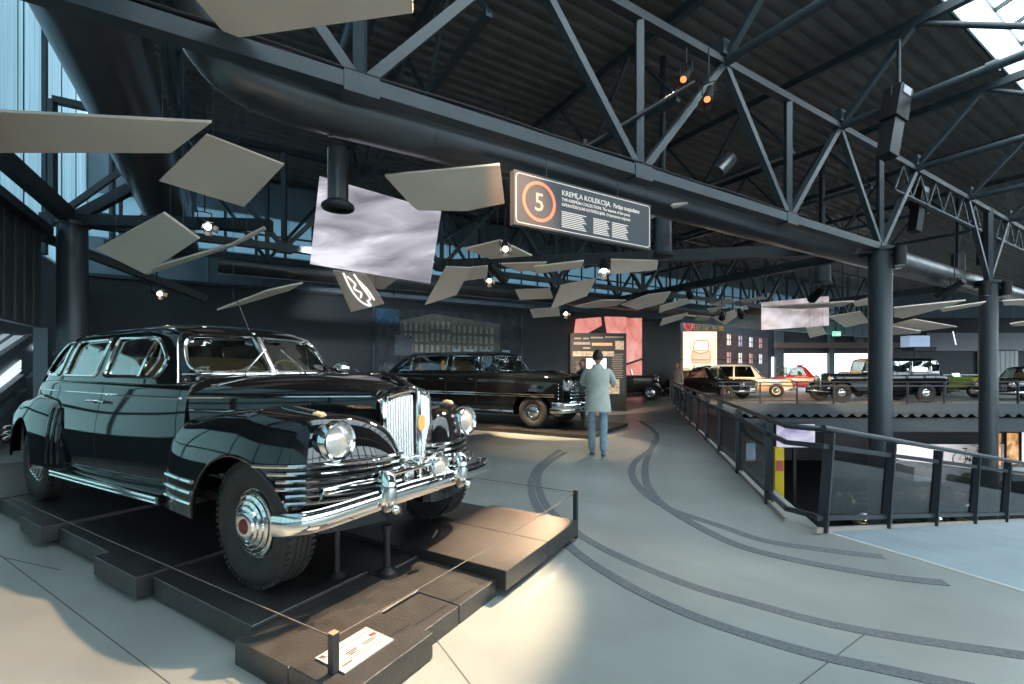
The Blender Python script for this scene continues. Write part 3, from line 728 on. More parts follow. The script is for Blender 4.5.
# ---------------------------------------------------------------- camera, sky, exposure
cam = bpy.data.cameras.new('camera'); cam.lens = 36 * FPX / 1024; cam.sensor_width = 36; cam.shift_y = (HY - 342) / 1024
co = link(bpy.data.objects.new('camera', cam)); co.location = (0, 0, EYE); co.rotation_euler = (PI / 2, 0, 0); SC.camera = co
cam.clip_end = 300
SC.view_settings.view_transform = 'Standard'; SC.view_settings.look = 'None'; SC.view_settings.gamma = 1; SC.view_settings.use_curve_mapping = False
SC.view_settings.exposure = EXPOSURE
w = bpy.data.worlds.new('sky'); SC.world = w; w.use_nodes = True
bg = w.node_tree.nodes['Background']; bg.inputs[1].default_value = WORLD
nt = w.node_tree; tc = nt.nodes.new('ShaderNodeTexCoord'); sx = nt.nodes.new('ShaderNodeSeparateXYZ'); cr = nt.nodes.new('ShaderNodeValToRGB')      # overcast sky over dark ground
cr.color_ramp.elements[0].position = .495; cr.color_ramp.elements[0].color = (.05, .06, .06, 1); cr.color_ramp.elements[1].position = .505; cr.color_ramp.elements[1].color = (.76, .91, 1.0, 1)
mrn = nt.nodes.new('ShaderNodeMapRange'); mrn.inputs[1].default_value = -1; mrn.inputs[2].default_value = 1
nt.links.new(tc.outputs['Generated'], sx.inputs[0]); nt.links.new(sx.outputs['Z'], mrn.inputs[0]); nt.links.new(mrn.outputs[0], cr.inputs[0]); nt.links.new(cr.outputs[0], bg.inputs[0])
SC.cycles.max_bounces = 8; SC.cycles.diffuse_bounces = 4; SC.cycles.glossy_bounces = 4; SC.cycles.transparent_max_bounces = 16
SC.cycles.sample_clamp_indirect = 4; SC.cycles.caustics_reflective = False; SC.cycles.caustics_refractive = False
SC.cycles.use_denoising = True

# ---------------------------------------------------------------- floors
D2 = V((.854, .520, 0)).normalized(); RC = V((2.83, 4.24, 0)); SL = .155       # ramp direction, its corner, its fall
RUN1 = V((.252, .9677, 0)).normalized()
CONC = mat('polished_concrete', (.265, .28, .262), .34, var=.20, vscale=.9, bump=.04, bscale=30)
RAMPM = mat('ribbed_ramp', (.30, .36, .385), .5, var=.08, vscale=2)
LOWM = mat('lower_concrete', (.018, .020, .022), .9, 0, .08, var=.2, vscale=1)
far = RC + RUN1 * ((19.5 - RC.y) / RUN1.y)
fl = MB(); fl.prism([V((x, y, -.35)) for x, y in ((-34, -18), (13.4, -18), (3.39, 3.10), (3.16, 3.59), (RC.x, RC.y), (far.x, 19.5), (60, 19.5), (60, 46), (-34, 46))], (0, 0, .35))
struct(fl.build('floor', CONC, smooth=0))
rp = MB(); bd = [V((13.4, -18, 0)), V((3.39, 3.10, 0)), V((3.16, 3.59, 0)), RC + V((-.02, -.02, 0))]
rp.grid([[p + D2 * s + V((0, 0, -SL * s - .001)) for p in bd] for s in (0, 18)])
nrib = 190
for i in range(nrib):                                                           # grip ribs across the slope
    s = .15 + i * .07; z = -SL * s
    a, b = V((4.2, 1.40, 0)) + D2 * s, RC + D2 * s
    rp.bar(a + V((0, 0, z)), b + V((0, 0, z)), .022, .010)
struct(rp.build('floor_ramp', RAMPM, smooth=0))
MB().bar(V((4.9, 0, .002)), V((3.39, 3.1, .002)), .022, .006).bar(V((3.39, 3.1, .002)), V((3.16, 3.59, .002)), .022, .006).bar(V((3.16, 3.59, .002)), V((RC.x, RC.y, .002)), .022, .006).build('trim_1', mat('edge_trim', (.5, .47, .40), .4), smooth=0)['kind'] = 'structure'
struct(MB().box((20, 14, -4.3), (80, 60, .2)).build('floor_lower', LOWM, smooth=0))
# joints sawn in the concrete
JM = mat('floor_joint', (.09, .09, .088), .8)
jm = MB()
for a, b in (((0, 555), (170, 684)), ((-300, 330 + 160), (60, 570)), ((415, 612), (470, 684)), ((800, 684), (870, 630)), ((478, 482), (560, 492))):
    if b[1] > 500 or True:
        p, q = G(*a), G(*b); jm.bar(p + V((0, 0, .0005)), q + V((0, 0, .0005)), .006, .002)
struct(jm.build('trim_2', JM, smooth=0))

# tyre-mark bands inlaid in the floor
BAND = mat('grit_band', (.115, .125, .13), .8, var=.4, vscale=60)
def floor_band(px, w, name='road_marking', z=.003):
    pts = [G(x, y) for x, y in px]; pts = [V(p) for p in crom([tuple(p) for p in pts], 6)]
    m = MB(); rows = []
    for i, p in enumerate(pts):
        t = (pts[min(i + 1, len(pts) - 1)] - pts[max(i - 1, 0)]).normalized(); n = V((-t.y, t.x, 0))
        rows.append([p + n * w / 2 + V((0, 0, z)), p - n * w / 2 + V((0, 0, z))])
    m.grid(rows + []); [m.grid([[r[0], r[0] - V((0, 0, z))] for r in rows]), m.grid([[r[1], r[1] - V((0, 0, z))] for r in rows])]
    return struct(m.build(name, BAND, smooth=0))
floor_band([(566, 452), (550, 462), (540, 472), (538, 482), (543, 500), (556, 516), (580, 535), (612, 553), (655, 572), (700, 589), (760, 606), (820, 622), (880, 634), (950, 645), (1040, 658)], .085)
floor_band([(560, 450), (541, 464), (532, 478), (532, 494), (540, 512), (560, 536), (576, 552), (600, 569), (640, 592), (690, 615), (750, 636), (820, 656), (890, 671), (980, 690)], .085, z=.0045)
floor_band([(640, 421), (653, 430), (657, 438), (652, 448), (639, 458), (632, 468), (634, 480), (646, 494), (664, 506), (683, 514), (720, 526), (766, 541), (832, 551), (884, 557)], .10)
floor_band([(655, 440), (650, 452), (646, 462), (645, 476), (650, 490), (662, 504), (690, 522), (737, 545), (799, 561), (890, 577), (946, 583)], .10, z=.0045)

# ---------------------------------------------------------------- roof
def rib_profile(b0, b1, pitch, h):
    out = []; b = b0
    while b < b1:
        out += [(b, 0), (b + pitch * .38, 0), (b + pitch * .5, h), (b + pitch * .88, h)]; b += pitch
    return out
prof = rib_profile(-1.6, 16, .30, .07)
dk = MB(); dk.grid([[AB(a, b, 8.05 + z) for b, z in prof] for a in (-14.2, 62)]); struct(dk.build('ceiling', DECK, smooth=0))
dk = MB(); dk.grid([[AB(a, b, 8.05 + z) for b, z in rib_profile(-16, -6.2, .30, .07)] for a in (-14.2, 62)]); struct(dk.build('ceiling_front', DECK, smooth=0))
PANEL = mat('pale_panel', (.55, .66, .70), .4)
UPW = mat('blue_grey_panel', (.20, .27, .31), .45, var=.1, vscale=2)
# skylight monitor over the hall: upstands and sloping glazing bars
for b, nm in ((-1.6, 'wall_monitor_back'), (-6.2, 'wall_monitor_front')):
    m = MB(); m.bar(AB(-14.6, b, 8.55), AB(62, b, 8.55), .06, 1.0)
    struct(m.build(nm, PANEL, smooth=0))
sm = MB()
for k in range(52):
    a = -14.6 + k * .98
    sm.bar(AB(a, -1.6, 9.05), AB(a, -3.9, 9.75), .05, .09).bar(AB(a, -3.9, 9.75), AB(a, -6.2, 9.05), .05, .09)
for b, z in ((-1.6, 9.05), (-2.75, 9.4), (-3.9, 9.75), (-5.05, 9.4), (-6.2, 9.05)): sm.bar(AB(-14.6, b, z), AB(36, b, z), .07, .10)
struct(sm.build('window_1', STEEL_DARK, smooth=0))
for k in range(1, 12):                                                           # joints of the upstand panels
    pass

# ---------------------------------------------------------------- walls
m = MB(); m.bar(AB(-16.4, 13.3, 2.1), AB(9.6, 13.3, 2.1), .2, 4.2); struct(m.build('wall_back', WALL, smooth=0))
m = MB(); m.bar(AB(-16.4, 13.6, 4.8), AB(36, 13.6, 4.8), .2, 1.2)
m.bar(AB(-16.4, 13.6, 7.5), AB(36, 13.6, 7.5), .2, 1.5)
for k in range(34): m.bar(AB(-16.4 + k * 1.55, 13.48, 4.25), AB(-16.4 + k * 1.55, 13.48, 5.4), .05, .05, V((0, 1, 0)))
struct(m.build('wall_back_upper', UPW, smooth=0))
PC = translucent_mat('polycarbonate', (.54, .68, .74), .55, .25)
PCB = translucent_mat('polycarbonate_clerestory', (.36, .48, .54), .6)
m = MB(); m.bar(AB(-16.4, 13.62, 6.08), AB(36, 13.62, 6.08), .03, 1.36); struct(m.build('window_2', PCB, smooth=0))
m = MB()
for k in range(60): m.bar(AB(-16.4 + k * .9, 13.52, 5.4), AB(-16.4 + k * .9, 13.52, 6.75), .07, .07, V((0, 1, 0)))
m.bar(AB(-16.4, 13.52, 6.1), AB(36, 13.52, 6.1), .06, .06); struct(m.build('window_frame_2', STEEL_DARK, smooth=0))
m = MB(); m.bar(AB(-16.4, 13.15, 4.2), AB(9.6, 13.15, 4.2), .12, .10); struct(m.build('trim_3', STEEL_DARK, smooth=0))
# left side: luminous sheeting above, dark slung wall below, glazing at the foot
m = MB(); m.bar(AB(-16.3, -16, 7.5), AB(-16.3, 13.6, 7.5), .03, 7.0); struct(m.build('wall_left_upper', PC, smooth=0))
m = MB()
for k in range(24):
    b = -15.5 + k * 1.25
    m.bar(AB(-16.2, b, 4.0), AB(-16.2, b, 11.0), (.10 if k % 4 == 0 else .012), (.06 if k % 4 == 0 else .02), V((0, 1, 0)))
struct(m.build('trim_4', STEEL, smooth=0))
# sloped glazing strip between deck and left wall
m = MB()
for k in range(36): m.bar(AB(-14.2, -16 + k * .82, 8.1), AB(-14.7, -16 + k * .82, 8.1), .05, .07)
m.bar(AB(-14.2, -16, 8.1), AB(-14.2, 13.6, 8.1), .10, .16); struct(m.build('window_3', STEEL_DARK, smooth=0))
dk = MB(); dk.bar(AB(-15.6, -16, 11.0), AB(-15.6, 13.6, 11.0), 1.6, .06); dk.bar(AB(-14.2, -16, 9.6), AB(-14.2, 13.6, 9.6), .06, 2.9); struct(dk.build('ceiling_left', DECK, smooth=0))
SLUNG = mat('slung_wall', (.060, .066, .070), .35, var=.25, vscale=1.2, stretch=(8, 8, .3))
m = MB(); m.bar(AB(-15.7, -4, 3.1), AB(-15.7, 7.0, 3.1), .12, 1.74)
for k in range(26): m.bar(AB(-15.62, -4 + k * .42, 2.26), AB(-15.62, -4 + k * .42, 3.96), .015, .03, V((0, 1, 0)))
struct(m.build('wall_left_slung', SLUNG, smooth=0))
MB().bar(AB(-15.55, -4, 4.0), AB(-15.55, 7.0, 4.0), .16, .14).build('trim_5', STEEL_DARK, smooth=0)['kind'] = 'structure'
LEFTW = mat('left_wall', (.11, .15, .175), .5)
def lw(b, z): return AB(-16.35, b, z)                                           # lower left wall: plain glazing in front, raking slots further back
def on_a(px, py, a):
    d = V(((px - CX) / FPX, 1, (HY - py) / FPX)); e = V((0, 0, EYE)); k = (a - (e - C1).dot(AX)) / d.dot(AX); return e + d * k
m = MB()
m.bar(lw(-16, 3.3), lw(13.6, 3.3), .1, 1.5); m.bar(lw(6.9, 1.8), lw(13.6, 1.8), .1, 3.6); m.bar(lw(-16, .35), lw(13.6, .35), .1, .7)
struct(m.build('wall_left', LEFTW, smooth=0))
SLOT = translucent_mat('side_glass', (.56, .70, .70), .6)
m = MB(); m.bar(AB(-16.45, -16, 1.6), AB(-16.45, 6.9, 1.6), .03, 1.9); struct(m.build('window_4', SLOT, smooth=0))
m = MB()
for k in range(12): m.bar(lw(-14.5 + 1.9 * k, .6), lw(-14.5 + 1.9 * k, 2.6), .08, .08, V((0, 1, 0)))
m.bar(lw(-16, 1.25), lw(6.9, 1.25), .06, .06); struct(m.build('window_frame_4', LEFTW, smooth=0))
SLB = mat('slot_light', (.8, .9, .95), .5, emit=(.80, .93, 1.), estr=.8)
for i_, q in enumerate(([(-6, 381), (20, 360), (20, 367.5), (-6, 389)], [(-6, 389.5), (20, 369), (20, 371), (-6, 392)], [(32.5, 346.5), (45, 337.5), (45, 341), (33, 351)], [(-6, 349), (14, 335.5), (25, 335.5), (-6, 357)], [(-6, 339), (3, 334), (9, 334), (-6, 344)], [(33, 342), (39, 337), (41, 337), (33, 344)])):
    p = [on_a(x, y, -16.27) for x, y in q]
    m = MB(); m.prism(p, AX * .02); struct(m.build('window_%d' % (20 + i_), SLB if i_ < 3 else mat('slot_grey', (.3, .36, .4), .5, emit=(.42, .52, .58), estr=.5), smooth=0))
m = MB()
for q in (((-8, 402), (22, 378)), ((-8, 364), (30, 338)), ((-10, 420), (24, 393)), ((28, 382), (58, 352))):
    a_, b_ = on_a(*q[0], -16.2), on_a(*q[1], -16.2); m.bar(a_, b_, .10, .16)
struct(m.build('trim_20', mat('raking_frame', (.085, .115, .135), .5), smooth=0))
for i, (b, w_) in enumerate(((7.55, .30), (9.0, .22))):
    struct(MB().box(AB(-15.75, b, 1.1), (.2, w_, 2.3), ANG).build('trim_%d' % (6 + i), LEFTW, smooth=0))
# glazed front behind the visitor: mullions over daylight, closed sides
m = MB()
for k in range(41): m.bar(AB(-16.3 + k * 1.9, -16, 0), AB(-16.3 + k * 1.9, -16, 8.1), .16, .22, V((0, 1, 0)))
for z in (.1, 2.4, 4.9, 7.9): m.bar(AB(-16.3, -16, z), AB(62, -16, z), .12, .16)
struct(m.build('window_5', STEEL_DARK, smooth=0))
m = MB(); m.bar(AB(-16.3, -16.1, 6.4), AB(62, -16.1, 6.4), .05, 3.2); m.bar(AB(-16.3, -16.1, .5), AB(62, -16.1, .5), .05, 1.0); struct(m.build('wall_front', mat('front_wall', (.10, .12, .13), .6), smooth=0))
m = MB(); m.box((20, -17.9, -2.3), (84, .2, 4.0)).box((61, 14, -2.3), (.2, 66, 4.0)); struct(m.build('wall_lower_front', WALL, smooth=0))
m = MB(); m.bar(AB(62, -16, 2), AB(62, 14, 2), .2, 12.4); struct(m.build('wall_right', WALL, smooth=0))
# ---------------------------------------------------------------- columns
def column(p, label, ztop=4.2, zbot=0.):
    t = thing('steel_column', (p.x, p.y, zbot), label, 'column', 0, 'round steel columns carrying the roof')
    h = ztop - zbot
    m = MB(); m.cyl((0, 0, 0), (0, 0, h), .226, n=40); m.build('shaft', COLUMN, t)
    m = MB(); m.cyl((0, 0, h - .03), (0, 0, h + .04), .27, n=32); m.build('cap_plate', STEEL, t)
    return t
column(C1, 'dark round steel column rising behind the right end of the glazed railing', zbot=-4.2)
column(AB(7.76, 0), 'dark round steel column near the right edge, beyond the ramp railing', zbot=-4.2)
column(V((-8.3, 8.8, 0)), 'dark round column behind the rear end of the large limousine')
# ---------------------------------------------------------------- trusses
def member(t, name, a, b, w, h, m=None): return MB().bar(a, b, w, h).build(name, m or STEEL, t, smooth=0)
def local(t, p): return p - V(t.location)
def main_truss(b, a0, k, label, zb=4.25, zt=6.48, name='roof_truss', web=.105, md=3.88):
    o = AB(a0, b, zb); t = thing(name, o, label, 'roof truss', 0, 'steel trusses carrying the roof')
    pt = lambda a, z: AB(a, b, z) - o
    a1 = a0 + md * k
    member(t, 'bottom_chord', pt(a0, zb), pt(a1, zb), .17, .15); member(t, 'top_chord', pt(a0, zt), pt(a1, zt), .14, .12, STEEL_DARK)
    for i in range(k + 1):
        a = a0 + md * i
        member(t, 'vertical', pt(a, zb), pt(a, zt), web, web)
        if i < k:
            member(t, 'diagonal', pt(a, zb), pt(a + md / 2, zt), web, web); member(t, 'diagonal', pt(a + md / 2, zt), pt(a + md, zb), web, web)
        MB().box(pt(a, zb - .01), (.34, .19, .20), ANG).build('joint_plate', STEEL, t, smooth=0)
    return t
tr = main_truss(0, -15.52, 4, 'long steel roof truss running over the limousine to the railing column')
o_ = V(tr.location); q_ = lambda a, z: AB(a, 0, z) - o_
def light_bay(a0, a1, label):
    "shallow truss between two column heads: deep raking legs at the ends, thin webs between"
    o = AB(a0, 0, 6.48); t = thing('shallow_truss', o, label, 'roof truss', 0, 'shallow trusses between the right columns'); q = lambda a, z: AB(a, 0, z) - o
    member(t, 'top_chord', q(a0, 6.48), q(a1, 6.48), .14, .12, STEEL_DARK)
    member(t, 'raking_leg', q(a0 + .1, 4.35), q(a0 + 1.94, 6.4), .12, .12); member(t, 'raking_leg', q(a1 - .1, 4.35), q(a1 - 1.94, 6.4), .12, .12)
    MB().cyl(q(a0 + .75, 5.72), q(a1 - .75, 5.72), .045, n=10).build('bottom_tube', STEEL, t)
    n = 6; L = (a1 - a0 - 1.5) / n
    for i in range(n):
        b = a0 + .75 + L * i
        member(t, 'web', q(b, 5.72), q(b + L / 2, 6.42), .035, .035); member(t, 'web', q(b + L / 2, 6.42), q(b + L, 5.72), .035, .035)
light_bay(0, 7.76, 'shallow roof truss spanning between the two right columns'); light_bay(7.76, 15.5, 'shallow roof truss running on beyond the second column')
t_ = tag(MB().bar(V((0, 0, 0)), V((0, 0, 2.3)), .16, .16, V((1, 0, 0))).build('head_post', STEEL, smooth=0), 'square post standing on the head of the second column', 'post'); t_.location = AB(7.76, 0, 4.24); MB().box((0, 0, .02), (.4, .4, .04)).build('foot_plate', STEEL, t_, smooth=0)
main_truss(7.14, -15.52, 9, 'second long roof truss, further back above the second car', web=.10)
main_truss(12.4, -15.52, 11, 'farthest roof truss along the blue clerestory windows', zb=5.0, zt=7.6, web=.10)
def cross_truss(a, b0, b1, label, zb=6.35, zt=7.85, name='cross_truss', md=2.2):
    o = AB(a, b0, zt); t = thing(name, o, label, 'roof truss', 0, 'cross trusses under the roof deck')
    pt = lambda b, z: AB(a, b, z) - o
    member(t, 'top_chord', pt(b0, zt), pt(b1, zt), .14, .16); member(t, 'bottom_chord', pt(b0 + .6, zb), pt(b1 - .6, zb), .10, .10)
    n = int((b1 - b0) / md)
    for i in range(n):
        b = b0 + .6 + (b1 - b0 - 1.2) * i / n; d = (b1 - b0 - 1.2) / n
        member(t, 'diagonal', pt(b, zb), pt(b + d / 2, zt), .06, .06); member(t, 'diagonal', pt(b + d / 2, zt), pt(b + d, zb), .06, .06)
def fore_truss(a, label):
    "cross truss from the main truss forward under the skylight"
    o = AB(a, 0, 6.48); t = thing('skylight_truss', o, label, 'roof truss', 0, 'trusses under the skylight')
    pt = lambda b, z: AB(a, b, z) - o
    MB().cyl(pt(0, 6.48), pt(-6.4, 6.48), .075, n=14).build('bottom_tube', STEEL, t)
    MB().cyl(pt(-2.2, 6.48), pt(-2.35, 6.48), .10, n=14).build('tube_collar', STEEL, t)
    member(t, 'strut', pt(0, 6.48), pt(-1.25, 7.85), .13, .10); member(t, 'top_chord', pt(.28, 7.85), pt(-6.2, 7.85), .14, .16)
    MB().cyl(pt(-1.25, 7.85), pt(-3.3, 6.48), .05, n=12).build('tie', STEEL, t); MB().cyl(pt(-3.3, 6.48), pt(-5.2, 7.85), .05, n=12).build('tie', STEEL, t)
    MB().box(pt(0, 6.66), (.35, .24, .24), ANG).build('joint_plate', STEEL, t, smooth=0)
where = {-13.58: 'at the far left', -9.70: 'left of the limousine aerial', -5.82: 'carrying the two coppery lamps', -1.94: 'meeting the main truss left of the railing column', 1.94: 'right of the railing column', 5.82: 'at the right edge near the second column', 9.70: 'beyond the second column'}
for a, wd in where.items():
    cross_truss(a, .3, 13.2, 'roof lattice to the back wall, ' + wd)
    if a > -7: fore_truss(a, 'tubular truss under the roof light, ' + wd)
# struts spreading from the head of the big column
def strut(p, q, w, h, label, name='roof_strut'):
    o = bpy.data.objects
    m = MB(); m.bar(V((0, 0, 0)), V(q) - V(p), w, h); x = m.build(name, STEEL_DARK, smooth=0); x.location = p; return tag(x, label, 'roof beam', 'beams from the column heads')
strut(V((8.3, 10.7, 4.25)), V((-1.9, 12.35, 4.22)), .22, .26, 'long dark beam from the big column head leftwards over the second car')
strut(V((8.3, 10.8, 4.20)), AB(0, 9.0, 4.10), .2, .22, 'dark beam from the big column head towards the lit house display')
strut(AB(7.9, .2, 4.2), AB(7.9, 9, 4.1), .2, .22, 'dark beam running back from the head of the second column')
strut(V((-8.3, 8.8, 4.28)), V((-4.6, 8.9, 4.22)), .18, .2, 'dark beam from the left column head towards the sky picture')
strut(V((-8.3, 8.8, 4.30)), V((-6.6, 9.4, 5.7)), .16, .18, 'dark raking strut rising right from the left column head')
strut(V((-8.3, 8.8, 4.30)), AB(-16.0, 4.2, 5.0), .16, .30, 'dark flat tray sloping from the left column to the wall panels')
strut(AB(-16.0, 7.2, 4.05), AB(-13.2, 9.0, 3.2), .14, .16, 'thin dark brace right of the left column')
# ---------------------------------------------------------------- ducts
def duct(pts, r, label, name='air_duct', seams=(), branch=(), rings=24):
    o = V(pts[0]); t = thing(name, o, label, 'air duct')
    L = [V(p) - o for p in pts]
    MB().tube(L, r, 36).build('pipe', DUCT, t)
    for f in seams:
        i = min(int(f * (len(L) - 1)), len(L) - 2); u = f * (len(L) - 1) - i; c = L[i].lerp(L[i + 1], u); d = (L[i + 1] - L[i]).normalized()
        MB().cyl(c - d * .02, c + d * .02, r + .012, n=36, caps=False).build('seam_collar', DUCT, t)
    for c, zb, rr in branch:
        c = V(c) - o; z1 = zb - o.z
        MB().cyl((c.x, c.y, c.z), (c.x, c.y, z1), rr, n=24).build('drop_pipe', DUCT, t)
        g = MB(); g.lathe([(rr, .05), (rr * 1.55, 0), (rr * 1.6, -.03), (rr * 1.5, -.05), (rr * 1.1, -.02)], Matrix.Translation((c.x, c.y, z1)), 28)
        for q in (1.25, .9, .55, .2): g.lathe([(rr * q, -.045), (rr * (q + .16), -.03)], Matrix.Translation((c.x, c.y, z1)), 24)
        g.build('diffuser', STEEL_DARK, t)
    return t
bend = [AB(-13.02, .58, 7.3), AB(-13.02, .58, 6.2), AB(-13.0, .58, 5.3), AB(-12.92, .58, 4.8), AB(-12.68, .58, 4.46), AB(-12.3, .58, 4.35)]
e0 = AB(-12.2, .38, 4.25)
DP = P(338, 145, 5.35); DP2 = P(663, 230, 9.5); DP3 = P(822, 262, 13.5)
def duct_pt(a): return AB(a, .58, 4.33)
pts = [tuple(p) for p in bend] + [tuple(duct_pt(a)) for a in (-11.8, -10.8, -8, -5, -2, 1, 4, 8, 14, 20)]
pts = crom(pts, 4)
duct(pts, .32, 'thick round air duct running beneath the long roof truss', seams=(.30, .40, .47, .55, .63, .70, .78, .86), branch=[(P(338, 150, 5.35), 3.36, .115)])
duct([AB(-13.9, b, 5.0) for b in (-3, -1, 1, 3, 5, 7, 9, 11.5)], .45, 'huge dark duct falling diagonally across the upper left', seams=(.2, .5, .6, .8))
duct([AB(a, 12.7, 4.85) for a in (-13, -9, -5, 0, 6, 12)], .36, 'horizontal duct in front of the back wall clerestory', seams=(.2, .35, .5, .65))
duct([AB(-10.9, .3, 7.3), AB(-10.9, 1.4, 7.2), AB(-10.9, 6, 7.2)], .22, 'small duct crossing above the long truss at upper left')
def drop(p, h, r, label):
    t = thing('ventilation_drop', p, label, 'vent pipe', 0, 'vent pipes hanging from the roof')
    MB().cyl((0, 0, 0), (0, 0, h), r, n=24).build('pipe', DUCT, t); MB().cyl((0, 0, h), (0, 0, 7.9 - p[2]), r * .35, n=10).build('hanger', STEEL_DARK, t)
    MB().cyl((0, 0, -.03), (0, 0, .03), r * 1.15, n=24).build('rim', STEEL_DARK, t)
drop(P(663, 255, 9.6), .75, .18, 'short dark vent pipe just right of the numbered sign')
drop(P(822, 283, 13.5), .75, .22, 'dark vent pipe left of the railing column, above the grey picture')
drop(P(958, 273, 17), .7, .2, 'dark vent pipe between the two right columns')
# cables lying on the truss and a conduit down a web
t = MB()
for k in range(3):
    q = []
    for i in range(26): q.append(AB(-15.8 + .5 * i, -.05 + .04 * k, 4.375 + .012 * math.sin(i * 1.3 + k)))
    t.tube(q, .016, 6)
tag(t.build('cable_bundle', DARK), 'black cables lying along the lower beam of the near truss', 'cable')
q0, q1 = P(584, 148, 6.35), P(694, 82, 6.75)
x = MB().cyl((0, 0, 0), q1 - q0, .028, n=10).build('lighting_bar', DARK, smooth=60); x.location = q0; tag(x, 'thin black bar sloping up from the near truss to the two coppery lamps', 'bar'); MB().cyl((0, 0, -.10), (0, 0, .10), .05, n=10).build('clamp', DARK, x)
# ---------------------------------------------------------------- tiled stand under the large limousine (its own grid: x along the car)
SO = V((-1.152, 3.553, 0)); SRZ = -.540
def S2W(x, y, z=0.): return SO + Matrix.Rotation(SRZ, 3, 'Z') @ V((x, y, z))
st = thing('display_stand', SO, 'low stand of staggered dark slate tiles under the large limousine', 'platform', SRZ)
def tile(x0, x1, y0, y1, zt, th=.13):
    g = .006; m = MB(); m.box(((x0 + x1) / 2, (y0 + y1) / 2, zt - th / 2), (x1 - x0 - g, y1 - y0 - g, th))
    bmesh.ops.bevel(m.bm, geom=m.bm.edges[:], offset=.004, segments=1, affect='EDGES')
    o = m.build('slate_tile', SLATE, st, smooth=0); return o
# near row (y from -1.16), middle rows and far row, heights stepping a few centimetres
for x0, x1, z, y in ((-6.9, -5.7, .12, -1.0), (-5.7, -4.1, .16, -1.08), (-4.1, -3.0, .148, -1.06), (-3.0, -2.44, .185, -1.17), (-2.42, -1.40, .158, -1.07), (-1.40, -.72, .163, -1.16), (-.70, .42, .146, -1.08), (.42, .86, .125, -1.17)):
    tile(x0, x1, y, -.30, z)
tile(.86, 1.25, -1.17, -.62, .135); tile(.86, 1.17, -.62, -.30, .11)
for x0, x1, z in ((-6.6, -4.9, .13), (-4.9, -3.3, .15), (-3.3, -2.44, .15), (-2.44, -.72, .155), (-.72, .50, .125), (.50, 1.17, .11)):
    tile(x0, x1, -.30, .10, z)
for x0, x1, z in ((-6.4, -4.6, .14), (-4.6, -3.0, .15), (-3.0, -1.4, .13), (-1.4, .30, .15), (.30, 1.24, .175)):
    tile(x0, x1, .10, .70, z)
for x0, x1, z in ((-6.6, -5.0, .13), (-5.0, -3.4, .15), (-3.4, -1.8, .14), (-1.8, -.25, .15), (-.25, .35, .15), (.35, 1.24, .175)):
    tile(x0, x1, .70, 1.28, z)
mb = MB(); mb.box((-2.7, .05, .035), (7.4, 2.1, .06)); mb.build('base_frame', SLATE_SIDE, st, smooth=0)
# jacks that carry the nose
for x, y, h, lab in ((.30, -.46, .52, 'black jack stand under the bumper beside the near front wheel'), (.50, -.22, .44, 'black jack stand under the middle of the front bumper')):
    p = S2W(x, y); z0 = .15
    z0 = .125 if x < .5 else .11
    j = thing('jack_stand', (p.x, p.y, z0), lab, 'stand', 0, 'jack stands under the bumper')
    MB().cyl((0, 0, .0), (0, 0, .02), .075, n=24).cyl((0, 0, .02), (0, 0, .05), .06, .03, n=24).build('foot', DARK, j)
    MB().cyl((0, 0, .04), (0, 0, h - z0 - .04), .022, n=16).build('post', DARK, j); MB().cyl((0, 0, h - z0 - .04), (0, 0, h - z0), .032, n=16).build('head', DARK, j)
# rope barrier: posts and cords
pA = P(575.5, 538, FPX * EYE / (538 - HY)); hA = 48 / FPX * pA.y
pB = P(333.5, HY + EYE * FPX / 2.06, 2.06); hB = EYE - (633 - HY) / FPX * 2.06
bt = thing('rope_barrier', (pA.x, pA.y, 0), 'thin cords on square dark posts round the front of the tiled stand', 'barrier')
CAPM = mat('copper_cap', (.45, .26, .16), .4, .3); CORD = mat('cord', (.10, .085, .075), .7)
def rope_post(p, h):
    p = p - pA; M = Matrix.Translation(p + V((0, 0, h / 2))) @ Matrix.Rotation(SRZ, 4, 'Z')
    o = MB().box(None, (.034, .034, h), M=M).build('post', STEEL_DARK, bt, smooth=0)
    M2 = Matrix.Translation(p + V((0, 0, h + .002))) @ Matrix.Rotation(SRZ, 4, 'Z'); MB().box(None, (.034, .034, .004), M=M2).build('cap', CAPM, o, smooth=0)
    return p + V((0, 0, h - .02))
ra = rope_post(pA, hA); rb_ = rope_post(pB, hB)
pC = S2W(-6.75, 1.42); pD = S2W(-6.9, -1.25); rc = rope_post(pC, hA); rd = rope_post(pD, hA)
for a_, b_ in ((ra, rb_), (ra, rc), (rb_, rd)):
    MB().tube([tuple(a_.lerp(b_, k / 12) - V((0, 0, .02 * math.sin(PI * k / 12)))) for k in range(13)], .0035, 6).build('cord', CORD, bt)
